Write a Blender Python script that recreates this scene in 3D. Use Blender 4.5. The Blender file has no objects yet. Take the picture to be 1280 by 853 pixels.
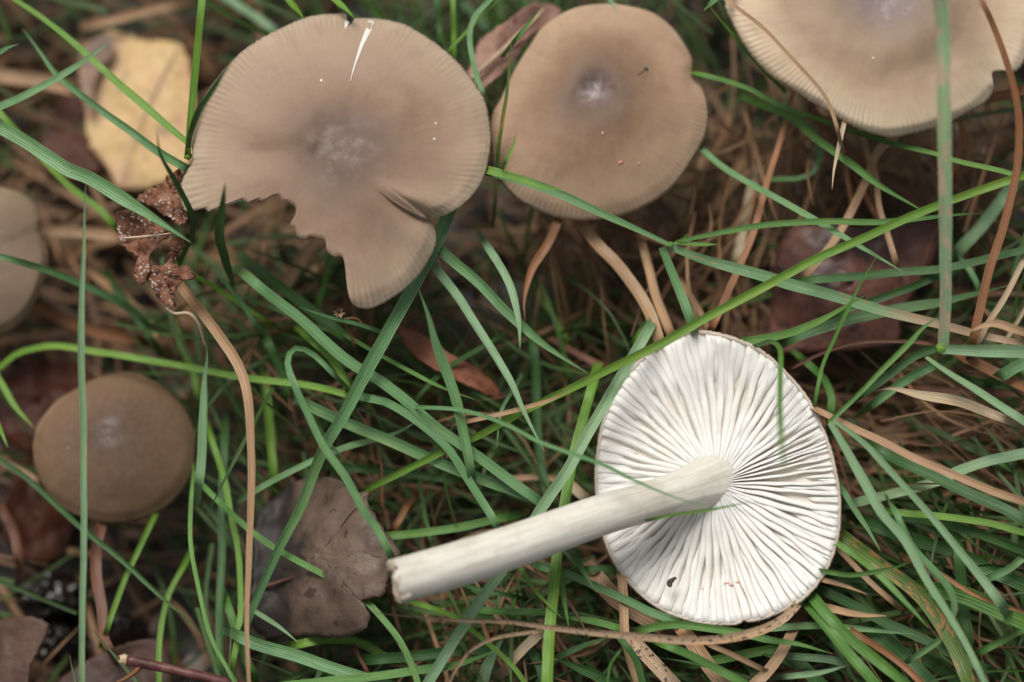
import bpy, bmesh, math, random
from mathutils import Vector, Matrix, noise
R = math.radians
random.seed(11)
sc = bpy.context.scene
COL = sc.collection

# ---------------------------------------------------------------- camera
TILT = R(15.0)
DIST = 0.38                      # camera to focus point
FOCUS_Z = 0.033
W_REF = 0.128                    # width of the view at the focus plane
C0 = Vector((0, 0, FOCUS_Z))
AX = Vector((0, -math.sin(TILT), math.cos(TILT)))      # focus point -> camera
CAM = C0 + AX * DIST
camd = bpy.data.cameras.new('camera')
cam = bpy.data.objects.new('camera', camd)
COL.objects.link(cam)
cam.location = CAM
cam.rotation_euler = (TILT, 0, 0)
camd.sensor_width = 36.0
camd.lens = 36.0 * DIST / W_REF
camd.clip_start = 0.01
camd.clip_end = 100.0
camd.dof.use_dof = True
camd.dof.focus_distance = DIST
camd.dof.aperture_fstop = 8.0
sc.camera = cam

# ---------------------------------------------------------------- sky and sun (soft overcast)
SUN_EL, SUN_AZ = R(62), R(-25)   # azimuth measured from +Y towards +X
world = bpy.data.worlds.new('World')
sc.world = world
world.use_nodes = True
wn = world.node_tree.nodes
wl = world.node_tree.links
wn.clear()
sky = wn.new('ShaderNodeTexSky')
sky.sky_type = 'NISHITA'
sky.sun_disc = False
sky.sun_elevation = SUN_EL
sky.sun_rotation = SUN_AZ
sky.air_density = 1.0
sky.dust_density = 4.0
hs = wn.new('ShaderNodeHueSaturation')
hs.inputs['Saturation'].default_value = 0.18
bg = wn.new('ShaderNodeBackground')
bg.inputs['Strength'].default_value = 0.05
wo = wn.new('ShaderNodeOutputWorld')
wl.new(sky.outputs[0], hs.inputs['Color'])
wl.new(hs.outputs[0], bg.inputs['Color'])
wl.new(bg.outputs[0], wo.inputs[0])
sund = bpy.data.lights.new('sun', 'SUN')
sund.energy = 1.5
sund.angle = R(26)
sund.color = (1.0, 0.96, 0.90)
sun = bpy.data.objects.new('sun', sund)
COL.objects.link(sun)
sd = Vector((math.sin(SUN_AZ) * math.cos(SUN_EL), math.cos(SUN_AZ) * math.cos(SUN_EL), math.sin(SUN_EL)))
sun.rotation_euler = sd.to_track_quat('Z', 'Y').to_euler()
sun.location = sd * 2

sc.view_settings.view_transform = 'Standard'
sc.view_settings.look = 'None'
sc.view_settings.exposure = 0.93
sc.view_settings.gamma = 1.0
sc.render.engine = 'CYCLES'
sc.cycles.use_denoising = True
sc.cycles.max_bounces = 8
sc.cycles.transparent_max_bounces = 8

# ---------------------------------------------------------------- helpers
def at(px, py, z):
    """world point at height z (m) that stands at pixel (px, py) of the 1280x853 photograph"""
    k = W_REF / 1280.0
    q = C0 + Vector(((px - 640) * k, (426.5 - py) * k * math.cos(TILT), (426.5 - py) * k * math.sin(TILT)))
    d = q - CAM
    t = (z - CAM.z) / d.z
    return CAM + d * t

def pxm(z):
    return 1e-4 * (DIST - (z - FOCUS_Z)) / DIST

def link(name, me, mat=None, parent=None, smooth=True):
    o = bpy.data.objects.new(name, me)
    COL.objects.link(o)
    if mat is not None:
        for m in (mat if isinstance(mat, (list, tuple)) else [mat]):
            me.materials.append(m)
    if smooth:
        me.polygons.foreach_set('use_smooth', [True] * len(me.polygons))
    if parent is not None:
        o.parent = parent
        o.matrix_parent_inverse = parent.matrix_world.inverted()
    return o

def mesh(verts, faces, uvs=None, rnd=None):
    me = bpy.data.meshes.new('mesh')
    me.from_pydata([tuple(v) for v in verts], [], faces)
    if uvs is not None:
        lay = me.uv_layers.new(name='UVMap')
        vi = [0] * len(me.loops)
        me.loops.foreach_get('vertex_index', vi)
        flat = []
        for i in vi:
            flat.extend(uvs[i])
        lay.data.foreach_set('uv', flat)
    if rnd is not None:
        a = me.attributes.new('rnd', 'FLOAT', 'POINT')
        a.data.foreach_set('value', rnd)
    me.update()
    return me

def tag(o, label=None, cat=None, group=None, kind=None):
    if label: o['label'] = label
    if cat: o['category'] = cat
    if group: o['group'] = group
    if kind: o['kind'] = kind
    return o

def empty(name, loc):
    o = bpy.data.objects.new(name, None)
    o.empty_display_size = 0.005
    o.location = loc
    COL.objects.link(o)
    bpy.context.view_layer.update()
    return o

def catmull(P, n):
    out = []
    m = len(P)
    ext = [P[0] * 2 - P[1]] + list(P) + [P[-1] * 2 - P[-2]]
    L = [0.0]
    for i in range(m - 1):
        L.append(L[-1] + (P[i + 1] - P[i]).length)
    for j in range(n + 1):
        s = L[-1] * j / n
        i = 0
        while i < m - 2 and L[i + 1] < s:
            i += 1
        d = L[i + 1] - L[i]
        t = 0 if d < 1e-12 else (s - L[i]) / d
        a, b, c, e = ext[i], ext[i + 1], ext[i + 2], ext[i + 3]
        out.append(0.5 * ((2 * b) + (c - a) * t + (2 * a - 5 * b + 4 * c - e) * t * t + (3 * b - a - 3 * c + e) * t ** 3))
    return out

def sstep(a, b, x):
    t = max(0.0, min(1.0, (x - a) / (b - a)))
    return t * t * (3 - 2 * t)

def fbm(v, o=4):
    return noise.fractal(v, 1.0, 2.0, o)

def lerp_list(L, t):
    if len(L) == 1: return L[0]
    x = t * (len(L) - 1)
    i = min(int(x), len(L) - 2)
    return L[i] + (L[i + 1] - L[i]) * (x - i)

# ---------------------------------------------------------------- materials
class NT:
    def __init__(self, name):
        self.m = bpy.data.materials.new(name)
        self.m.use_nodes = True
        self.t = self.m.node_tree
        self.t.nodes.clear()
        self.out = self.n('ShaderNodeOutputMaterial')
    def n(self, typ, **kw):
        nd = self.t.nodes.new(typ)
        for k, v in kw.items():
            if k == 'inp':
                for kk, vv in v.items():
                    s = nd.inputs[kk]
                    if isinstance(vv, bpy.types.NodeSocket): self.t.links.new(vv, s)
                    else: s.default_value = vv
            else:
                setattr(nd, k, v)
        return nd
    def l(self, a, b): self.t.links.new(a, b)
    def math(self, op, a, b=0.0, c=0.0, clamp=False):
        nd = self.n('ShaderNodeMath', operation=op, use_clamp=clamp)
        for i, v in enumerate((a, b, c)):
            if isinstance(v, bpy.types.NodeSocket): self.l(v, nd.inputs[i])
            else: nd.inputs[i].default_value = v
        return nd.outputs[0]
    def mix(self, f, a, b, blend='MIX'):
        nd = self.n('ShaderNodeMix', data_type='RGBA', blend_type=blend)
        for i, v in ((0, f), (6, a), (7, b)):
            if isinstance(v, bpy.types.NodeSocket): self.l(v, nd.inputs[i])
            elif i == 0: nd.inputs[0].default_value = v
            else: nd.inputs[i].default_value = (*v, 1) if len(v) == 3 else v
        return nd.outputs[2]
    def noise(self, vec, scale, detail=3, rough=0.55, w=None):
        nd = self.n('ShaderNodeTexNoise')
        nd.inputs['Scale'].default_value = scale
        nd.inputs['Detail'].default_value = detail
        nd.inputs['Roughness'].default_value = rough
        if vec is not None: self.l(vec, nd.inputs['Vector'])
        return nd.outputs['Fac']
    def ramp(self, fac, stops, interp='LINEAR'):
        nd = self.n('ShaderNodeValToRGB')
        cr = nd.color_ramp
        cr.interpolation = interp
        while len(cr.elements) < len(stops): cr.elements.new(0.5)
        for e, (p, c) in zip(cr.elements, stops):
            e.position = p
            e.color = (*c, 1) if len(c) == 3 else c
        self.l(fac, nd.inputs[0])
        return nd.outputs[0]
    def mapr(self, v, a, b, c=0.0, d=1.0, smooth=True):
        nd = self.n('ShaderNodeMapRange', interpolation_type='SMOOTHSTEP' if smooth else 'LINEAR')
        self.l(v, nd.inputs['Value'])
        for k, x in zip(('From Min', 'From Max', 'To Min', 'To Max'), (a, b, c, d)):
            nd.inputs[k].default_value = x
        return nd.outputs['Result']

def blade_material(name, ca, cb, stuff=False, brown=0.0, browncol=(0.34, 0.20, 0.09), dry_end=False, rough=0.42, trans=0.25, tip=(0.45, 0.33, 0.15), vein=0.42, speck=0.0):
    N = NT(name)
    uv = N.n('ShaderNodeUVMap', uv_map='UVMap')
    sep = N.n('ShaderNodeSeparateXYZ')
    N.l(uv.outputs[0], sep.inputs[0])
    u, v = sep.outputs[0], sep.outputs[1]
    if stuff:
        rnd = N.n('ShaderNodeAttribute', attribute_name='rnd').outputs['Fac']
    else:
        rnd = N.n('ShaderNodeObjectInfo').outputs['Random']
    geo = N.n('ShaderNodeNewGeometry')
    pos = geo.outputs['Position']
    big = N.noise(pos, 90, 2)
    c = N.mix(N.math('ADD', N.math('MULTIPLY', rnd, 0.65), N.math('MULTIPLY', big, 0.35)), ca, cb)
    # mottling stretched along the blade
    st = N.n('ShaderNodeCombineXYZ')
    N.l(N.math('MULTIPLY', u, 6.0), st.inputs[0])
    N.l(N.math('MULTIPLY', v, 900.0), st.inputs[1])
    N.l(N.math('MULTIPLY', rnd, 37.0), st.inputs[2])
    mot = N.noise(st.outputs[0], 0.35, 4, 0.6)
    c = N.mix(N.math('MULTIPLY', N.mapr(mot, 0.35, 0.75), 0.55), c, tuple(x * 0.6 for x in ca), 'MIX')
    yl = N.n('ShaderNodeCombineXYZ')
    N.l(N.math('MULTIPLY', v, 75.0), yl.inputs[0])
    N.l(N.math('MULTIPLY', rnd, 71.0), yl.inputs[1])
    N.l(N.math('MULTIPLY', u, 0.7), yl.inputs[2])
    c = N.mix(N.mapr(N.noise(yl.outputs[0], 1.0, 3, 0.6), 0.50, 0.72, 0, 0.42), c, tuple(min(1, x) for x in (cb[0] * 1.5, cb[1] * 1.02, cb[2] * 0.5)))
    # parallel veins
    vs = N.math('SINE', N.math('MULTIPLY', u, 36.0))
    vfac = N.math('MULTIPLY', N.mapr(vs, 0.1, 1.0), vein)
    c = N.mix(vfac, c, tuple(min(1, x * 1.55 + 0.01) for x in cb))
    sk = N.n('ShaderNodeCombineXYZ')
    N.l(N.math('MULTIPLY', u, 30.0), sk.inputs[0])
    N.l(N.math('MULTIPLY', v, 110.0), sk.inputs[1])
    N.l(N.math('MULTIPLY', rnd, 91.0), sk.inputs[2])
    streak = N.noise(sk.outputs[0], 1.0, 4, 0.65)
    c = N.mix(N.mapr(streak, 0.50, 0.78, 0, 0.30 + vein * 0.5), c, tuple(x * 0.42 for x in ca))
    c = N.mix(N.mapr(streak, 0.47, 0.28, 0, 0.25 + vein * 0.3), c, tuple(min(1, x * 1.35 + 0.01) for x in cb))
    mid = N.math('ABSOLUTE', N.math('SUBTRACT', u, 0.5))
    c = N.mix(N.math('MULTIPLY', N.mapr(mid, 0.0, 0.05, 1.0, 0.0), 0.35), c, tuple(min(1, x * 1.6 + 0.015) for x in cb))
    if brown > 0:
        s3 = N.n('ShaderNodeCombineXYZ')
        N.l(N.math('MULTIPLY', u, 2.2), s3.inputs[0])
        N.l(N.math('MULTIPLY', v, 330.0), s3.inputs[1])
        N.l(N.math('MULTIPLY', rnd, 53.0), s3.inputs[2])
        b1 = N.noise(s3.outputs[0], 1.0, 5, 0.7)
        bf = N.mapr(b1, 0.64 - 0.12 * brown, 0.70 - 0.12 * brown)
        bc = N.mix(mot, browncol, tuple(x * 1.9 for x in browncol))
        c = N.mix(bf, c, bc)
    if dry_end:
        e = N.mapr(N.math('ADD', N.n('ShaderNodeAttribute', attribute_name='frac').outputs['Fac'], N.math('MULTIPLY', mot, 0.25)), 0.55, 0.72)
        c = N.mix(e, c, (0.42, 0.29, 0.18))
    if speck > 0:
        vo = N.n('ShaderNodeTexNoise')
        vo.inputs['Scale'].default_value = 1.0
        vo.inputs['Detail'].default_value = 3
        s2 = N.n('ShaderNodeCombineXYZ')
        N.l(N.math('MULTIPLY', u, 3.0), s2.inputs[0])
        N.l(N.math('MULTIPLY', v, 1400.0), s2.inputs[1])
        N.l(s2.outputs[0], vo.inputs['Vector'])
        c = N.mix(N.mapr(vo.outputs['Fac'], 0.56, 0.63, 0, speck), c, (0.03, 0.018, 0.01))
    fr = N.n('ShaderNodeAttribute', attribute_name='tipf').outputs['Fac']
    c = N.mix(N.math('MULTIPLY', N.mapr(fr, 0.90, 1.0), 0.8), c, tip)
    bmp = N.n('ShaderNodeBump', inp={'Strength': 0.5, 'Distance': 0.00006})
    N.l(N.math('ADD', N.math('ADD', N.math('MULTIPLY', vs, 0.5), mot), streak), bmp.inputs['Height'])
    p = N.n('ShaderNodeBsdfPrincipled')
    N.l(c, p.inputs['Base Color'])
    N.l(N.mapr(mot, 0.3, 0.7, rough - 0.06, rough + 0.12), p.inputs['Roughness'])
    p.inputs['Specular IOR Level'].default_value = 0.5
    N.l(bmp.outputs[0], p.inputs['Normal'])
    tr = N.n('ShaderNodeBsdfTranslucent')
    N.l(c, tr.inputs['Color'])
    mx = N.n('ShaderNodeMixShader')
    mx.inputs[0].default_value = trans
    N.l(p.outputs[0], mx.inputs[1]); N.l(tr.outputs[0], mx.inputs[2])
    N.l(mx.outputs[0], N.out.inputs[0])
    return N.m

BM = {
 'b': blade_material('blue_green_blade', (0.080, 0.205, 0.068), (0.175, 0.340, 0.140)),
 'g': blade_material('green_blade', (0.066, 0.180, 0.028), (0.135, 0.295, 0.062)),
 'y': blade_material('yellow_green_blade', (0.100, 0.230, 0.024), (0.190, 0.360, 0.050)),
 'd': blade_material('dark_green_blade', (0.030, 0.092, 0.020), (0.065, 0.165, 0.042)),
 'p': blade_material('pale_green_blade', (0.160, 0.290, 0.135), (0.260, 0.410, 0.220)),
 'h': blade_material('blotched_green_blade', (0.210, 0.350, 0.180), (0.300, 0.440, 0.250), brown=1.1, browncol=(0.34, 0.26, 0.18)),
 'm': blade_material('mottled_dying_blade', (0.085, 0.170, 0.035), (0.160, 0.240, 0.050), brown=1.0, browncol=(0.30, 0.16, 0.06)),
 'e': blade_material('half_dead_blade', (0.115, 0.250, 0.105), (0.170, 0.320, 0.145), brown=0.55, dry_end=True),
 't': blade_material('tan_dead_blade', (0.300, 0.170, 0.085), (0.470, 0.310, 0.180), trans=0.15, rough=0.5, vein=0.5, tip=(0.5, 0.4, 0.28)),
 'o': blade_material('orange_dead_blade', (0.210, 0.088, 0.036), (0.370, 0.175, 0.078), trans=0.15, rough=0.45, vein=0.4, tip=(0.4, 0.25, 0.12)),
 'r': blade_material('red_brown_dead_blade', (0.100, 0.042, 0.024), (0.200, 0.086, 0.048), trans=0.12, rough=0.5, vein=0.3, tip=(0.3, 0.18, 0.1)),
 'c': blade_material('cream_dead_blade', (0.430, 0.330, 0.200), (0.600, 0.490, 0.330), trans=0.15, rough=0.5, vein=0.4, tip=(0.5, 0.4, 0.28)),
 's': blade_material('speckled_straw_blade', (0.330, 0.215, 0.125), (0.470, 0.335, 0.210), trans=0.1, rough=0.55, vein=0.45, tip=(0.5, 0.4, 0.28), speck=0.9),
}
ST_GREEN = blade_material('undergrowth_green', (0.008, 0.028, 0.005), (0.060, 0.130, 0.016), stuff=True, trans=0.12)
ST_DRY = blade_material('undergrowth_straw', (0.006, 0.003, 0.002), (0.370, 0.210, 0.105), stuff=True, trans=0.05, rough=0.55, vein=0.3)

# ---------------------------------------------------------------- grass blades
def ribbon(P, widths, roll=0.0, twist=0.0, tips=(False, False), seg=18, vee=0.26, thick=0.05, tipfrac=0.0):
    """closed thin blade along world points P; widths in metres; returns verts, faces, uvs, tipf, frac"""
    pts = catmull(P, seg)
    L = 0.0
    V, F, U, TF, FR = [], [], [], [], []
    ring = [(-1, 0), (-0.5, -0.6), (0, -1), (0.5, -0.6), (1, 0), (1, 0), (0.5, -0.6), (0, -1), (-0.5, -0.6), (-1, 0)]
    for i, p in enumerate(pts):
        t = i / seg
        if i: L += (pts[i] - pts[i - 1]).length
        T = (pts[min(i + 1, seg)] - pts[max(i - 1, 0)]).normalized()
        S = T.cross(AX)
        if S.length < 1e-6: S = Vector((1, 0, 0))
        S.normalize()
        a = roll + twist * (t - 0.5)
        S = Matrix.Rotation(a, 3, T) @ S
        Nn = S.cross(T).normalized()
        w = lerp_list(widths, t) * 0.5
        tf = 0.0
        if tips[0] and t < 0.26:
            w *= max(0.05, (t / 0.26) ** 0.72); tf = max(tf, 1 - t * 4)
        if tips[1] and t > 0.74:
            w *= max(0.05, ((1 - t) / 0.26) ** 0.72); tf = max(tf, 1 - (1 - t) * 4)
        for k, (x, y) in enumerate(ring):
            low = k in (6, 7, 8)
            d = y * vee * w - (thick * w * (1.6 if k == 7 else 1.0) if low else 0)
            V.append(p + S * (x * w) + Nn * d)
            U.append((0.5 + 0.5 * x, L))
            TF.append(max(0, tf)); FR.append(t)
    for i in range(seg):
        for k in (0, 1, 2, 3, 5, 6, 7, 8):
            a = i * 10 + k
            F.append((a, a + 1, a + 11, a + 10))
    return V, F, U, TF, FR

def parse(pts):
    raw = [[float(x) for x in s.split(',')] for s in pts.split()]
    idx = [i for i, r in enumerate(raw) if len(r) > 2]
    for i, r in enumerate(raw):
        if len(r) == 2:
            lo = max([k for k in idx if k < i], default=None)
            hi = min([k for k in idx if k > i], default=None)
            if lo is None: z = raw[hi][2]
            elif hi is None: z = raw[lo][2]
            else: z = raw[lo][2] + (raw[hi][2] - raw[lo][2]) * (i - lo) / (hi - lo)
            r.append(z)
    return raw

def on_edge(x, y):
    return x <= 3 or x >= 1277 or y <= 3 or y >= 849

def blade_mesh(spec, width, ends, roll=None, kink=0.0):
    raw = parse(spec)
    ws = [float(x) for x in str(width).split(':')]
    for side in (0, 1):
        a, b = (raw[0], raw[1]) if side == 0 else (raw[-1], raw[-2])
        f = ends[side]
        dx, dy = a[0] - b[0], a[1] - b[1]
        l = math.hypot(dx, dy) or 1
        if on_edge(a[0], a[1]) and f != 'j':
            q = [a[0] + dx / l * 90, a[1] + dy / l * 90, a[2] - 4]
        elif f == 'r':
            q = [a[0] + dx / l * 26, a[1] + dy / l * 26, max(2, a[2] - 11)]
        else:
            continue
        if side == 0: raw.insert(0, q)
        else: raw.append(q)
    P = [at(x, y, z * 0.001) for x, y, z in raw]
    w = [0.80 * x * pxm(raw[0][2] * 0.001) for x in ws]
    ro = random.uniform(-0.5, 0.5) if roll is None else roll
    w = [x / max(0.75, math.cos(ro)) for x in w]
    seg = max(12, min(40, len(raw) * 4))
    V, F, U, TF, FR = ribbon(P, w, ro, random.uniform(-0.5, 0.5) * (1 + 2.4 * bool(kink)), (ends[0] == 't', ends[1] == 't'), seg=seg)
    # tiny wobble so that no edge is ruled
    for i, v in enumerate(V):
        n = noise.noise_vector(v * 160) * 0.00012 + noise.noise_vector(v * 75) * kink
        V[i] = v + n
    me = mesh(V, F, U)
    for nm, arr in (('tipf', TF), ('frac', FR)):
        a = me.attributes.new(nm, 'FLOAT', 'POINT')
        a.data.foreach_set('value', arr)
    return me
def recenter(o):
    me = o.data
    n = len(me.vertices)
    co = [0.0] * (3 * n)
    me.vertices.foreach_get('co', co)
    c = Vector((sum(co[0::3]) / n, sum(co[1::3]) / n, min(co[2::3])))
    me.transform(Matrix.Translation(-c))
    o.location = c
    return o

# ---------------------------------------------------------------- ground
def soil_material():
    N = NT('damp_dark_soil')
    pos = N.n('ShaderNodeNewGeometry').outputs['Position']
    a = N.noise(pos, 60, 6, 0.65)
    b = N.noise(pos, 420, 5, 0.6)
    c = N.ramp(a, [(0.30, (0.006, 0.005, 0.004)), (0.52, (0.020, 0.013, 0.009)), (0.72, (0.055, 0.032, 0.020))])
    c = N.mix(N.mapr(b, 0.55, 0.75), c, (0.085, 0.050, 0.030))
    wet = N.noise(pos, 45, 2)
    p = N.n('ShaderNodeBsdfPrincipled')
    N.l(c, p.inputs['Base Color'])
    N.l(N.mapr(wet, 0.4, 0.6, 0.30, 0.75), p.inputs['Roughness'])
    bp = N.n('ShaderNodeBump', inp={'Strength': 0.9, 'Distance': 0.0008})
    N.l(b, bp.inputs['Height'])
    N.l(bp.outputs[0], p.inputs['Normal'])
    N.l(p.outputs[0], N.out.inputs[0])
    return N.m
SOIL = soil_material()

def build_ground():
    n = 90
    cs = [(-0.13 + 0.26 * i / n) for i in range(n + 1)]
    out = [0.15, 0.19, 0.26, 0.4, 0.7, 1.3, 2.5, 5.0, 10, 20]
    xs = [-x for x in reversed(out)] + cs + out
    V, F = [], []
    m = len(xs)
    for y in xs:
        for x in xs:
            z = 0.0022 * fbm(Vector((x * 40, y * 40, 1.7)), 5) if max(abs(x), abs(y)) < 0.5 else 0.02 * fbm(Vector((x, y, 0)), 2)
            V.append((x, y + 0.01, z - 0.018))
    for j in range(m - 1):
        for i in range(m - 1):
            a = j * m + i
            F.append((a, a + 1, a + m + 1, a + m))
    o = link('ground', mesh(V, F), SOIL)
    tag(o, kind='structure')
build_ground()

# ---------------------------------------------------------------- undergrowth that nobody could count
def strands(regions, seed):
    rg = random.Random(seed)
    V, F, U, RN, TF = [], [], [], [], []
    for (cx, cy, rx, ry, n, ang, spread, length, width, z0, z1) in regions:
        for _ in range(n):
            x = cx + rg.uniform(-1, 1) * rx
            y = cy + rg.uniform(-1, 1) * ry
            a = R(ang + rg.gauss(0, spread))
            if rg.random() < 0.5: a += math.pi
            ln = length * rg.uniform(0.55, 1.35)
            w = width * rg.uniform(0.55, 1.3)
            za = rg.uniform(z0, z1)
            zb = max(-15.0, za + rg.uniform(-9, 7))
            for (qx, qy, qr, qz) in ((897, 600, 250, 9), (172, 140, 170, -1), (400, 700, 150, 8), (1065, 360, 150, 9), (143, 560, 150, 6), (0, 325, 140, 8)):
                if math.hypot(x - qx, y - qy) < qr:
                    za, zb = min(za, qz), min(zb, qz)
            bend = rg.uniform(-0.16, 0.16) * ln
            dx, dy = math.cos(a), math.sin(a)
            P = []
            for t in (-0.5, -0.17, 0.17, 0.5):
                b = bend * (1 - 4 * t * t)
                P.append(at(x + dx * ln * t - dy * b, y + dy * ln * t + dx * b, 0.001 * (za + (zb - za) * (t + 0.5) + 2.0 * (1 - 4 * t * t))))
            pts = catmull(P, 7)
            ro = rg.uniform(-0.9, 0.9)
            rn = rg.random()
            base = len(V)
            L = 0
            for i, p in enumerate(pts):
                t = i / 7
                if i: L += (pts[i] - pts[i - 1]).length
                T = (pts[min(i + 1, 7)] - pts[max(i - 1, 0)]).normalized()
                S = T.cross(AX).normalized()
                S = Matrix.Rotation(ro + 0.4 * (t - .5), 3, T) @ S
                Nn = S.cross(T)
                ww = 0.5e-4 * w * (1.0 if t < 0.6 else max(0.06, ((1 - t) / 0.4) ** 0.7))
                for (q, d) in ((-1, 0), (0, -0.25), (1, 0)):
                    V.append(p + S * (q * ww) + Nn * (d * ww))
                    U.append((0.5 + 0.5 * q, L)); RN.append(rn); TF.append(max(0, 1 - (1 - t) * 5))
            for i in range(7):
                for k in (0, 1):
                    q = base + i * 3 + k
                    F.append((q, q + 1, q + 4, q + 3))
    me = mesh(V, F, U, RN)
    a = me.attributes.new('tipf', 'FLOAT', 'POINT')
    a.data.foreach_set('value', TF)
    return me

GREEN_REG = [
 # cx, cy, rx, ry, n, angle, spread, length, width, zlo, zhi
 (640, 430, 860, 640, 323, 20, 60, 240, 5.6, -14, 1),
 (150, 60, 260, 130, 38, 25, 45, 200, 6.8, -12, 4),
 (590, 20, 160, 90, 76, 70, 35, 150, 6.2, -9, 15),
 (900, 120, 80, 160, 34, 40, 40, 150, 5.0, -9, 13),
 (520, 480, 280, 150, 114, 30, 35, 230, 6.2, -9, 16),
 (640, 800, 330, 110, 152, 12, 40, 210, 7.4, -9, 16),
 (1120, 730, 230, 160, 228, 38, 20, 260, 8.1, -9, 19),
 (1150, 600, 200, 80, 49, 25, 20, 260, 7.4, -9, 16),
 (1120, 360, 220, 90, 34, -15, 25, 220, 6.2, -9, 15),
 (290, 640, 60, 220, 29, 85, 20, 230, 5.0, -11, 10),
 (300, 420, 110, 90, 18, 35, 35, 180, 5.6, -11, 11),
 (690, 560, 70, 110, 41, 75, 30, 200, 6.2, -9, 15),
 (560, 540, 280, 160, 120, 25, 50, 150, 4.5, 4, 22),
 (1120, 730, 200, 130, 110, 38, 28, 170, 5, 8, 22),
 (1120, 380, 200, 100, 50, -10, 40, 150, 4.5, 4, 20),
 (700, 800, 300, 60, 80, 15, 45, 150, 5, 8, 20),
 (590, 30, 130, 60, 40, 70, 35, 120, 4.5, 4, 22),
 (1420, 500, 130, 500, 209, 30, 45, 260, 6.8, 3, 24),
 (640, 1000, 800, 110, 228, 20, 45, 260, 6.8, 2, 22),
 (640, -140, 800, 110, 209, 50, 45, 240, 6.8, 2, 22),
 (-140, 430, 100, 500, 114, 60, 45, 240, 6.2, 2, 16),
]
DRY_REG = [
 (640, 430, 860, 640, 627, 15, 60, 240, 6.8, -16, -1),
 (1140, 540, 190, 90, 190, 6, 18, 260, 5.6, -12, 14),
 (1040, 240, 220, 110, 152, 100, 35, 210, 6.8, -12, 14),
 (800, 350, 130, 90, 64, 60, 35, 190, 7.4, -12, 9),
 (120, 330, 170, 150, 62, 15, 30, 220, 11.2, -14, 0),
 (90, 110, 150, 120, 49, 10, 35, 220, 12.4, -14, 0),
 (420, 340, 130, 90, 49, -40, 35, 180, 8.1, -12, 3),
 (560, 560, 240, 150, 95, 20, 50, 180, 5.6, -12, 4),
 (760, 800, 260, 80, 83, 25, 45, 180, 7.4, -9, 11),
 (1130, 740, 200, 130, 114, 38, 25, 230, 5.6, -9, 13),
 (1140, 540, 180, 90, 160, 5, 25, 170, 4, 4, 22),
 (1040, 260, 200, 110, 140, 95, 40, 150, 4.5, 4, 22),
 (560, 560, 260, 160, 120, 20, 55, 130, 3.5, 2, 18),
 (780, 790, 260, 70, 110, 20, 45, 130, 4.5, 6, 20),
 (1130, 740, 190, 120, 110, 38, 30, 150, 4, 6, 20),
 (400, 350, 120, 80, 40, -35, 45, 120, 4, 0, 14),
 (800, 340, 130, 80, 60, 70, 45, 130, 4.5, 0, 16),
 (1420, 450, 130, 500, 209, 20, 40, 260, 6.8, -9, 15),
 (640, 1000, 800, 110, 209, 20, 45, 240, 6.8, -11, 11),
 (640, -140, 800, 110, 209, 40, 45, 240, 6.8, -11, 11),
 (-140, 430, 100, 500, 133, 20, 45, 240, 8.7, -11, 3),
]
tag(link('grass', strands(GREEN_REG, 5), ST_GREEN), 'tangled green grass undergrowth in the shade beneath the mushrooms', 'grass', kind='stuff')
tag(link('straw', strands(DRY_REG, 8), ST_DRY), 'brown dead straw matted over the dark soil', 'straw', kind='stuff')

def build_litter():
    rg = random.Random(3)
    V, F, RN = [], [], []
    for _ in range(900):
        x, y = rg.uniform(-150, 1430), rg.uniform(-120, 980)
        c = at(x, y, rg.uniform(-0.0172, -0.006))
        r = rg.uniform(0.0012, 0.0048)
        ax = Vector((rg.gauss(0, .35), rg.gauss(0, .35), 1)).normalized()
        q = ax.to_track_quat('Z', 'Y')
        n = rg.randint(6, 9)
        b = len(V)
        rn = rg.random()
        asp = rg.uniform(0.35, 1)
        V.append(c + ax * r * rg.uniform(-.2, .25)); RN.append(rn)
        for k in range(n):
            t = 2 * math.pi * k / n
            rr = r * rg.uniform(0.6, 1.1)
            V.append(c + q @ Vector((rr * math.cos(t), rr * asp * math.sin(t), r * rg.uniform(-.15, .15)))); RN.append(rn)
        for k in range(n):
            F.append((b, b + 1 + k, b + 1 + (k + 1) % n))
    N = NT('leaf_litter')
    rnd = N.n('ShaderNodeAttribute', attribute_name='rnd').outputs['Fac']
    pos = N.n('ShaderNodeNewGeometry').outputs['Position']
    c = N.ramp(rnd, [(0.0, (0.020, 0.012, 0.008)), (0.35, (0.060, 0.030, 0.018)), (0.6, (0.13, 0.05, 0.022)), (0.8, (0.16, 0.09, 0.05)), (1.0, (0.07, 0.05, 0.04))])
    c = N.mix(N.mapr(N.noise(pos, 500, 4), 0.4, 0.7), c, (0.03, 0.02, 0.015))
    p = N.n('ShaderNodeBsdfPrincipled')
    N.l(c, p.inputs['Base Color'])
    p.inputs['Roughness'].default_value = 0.5
    N.l(p.outputs[0], N.out.inputs[0])
    tag(link('leaf_litter', mesh(V, F, None, RN), N.m), 'broken brown leaf litter scattered over the dark soil', 'leaf litter', kind='stuff')
build_litter()

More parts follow.
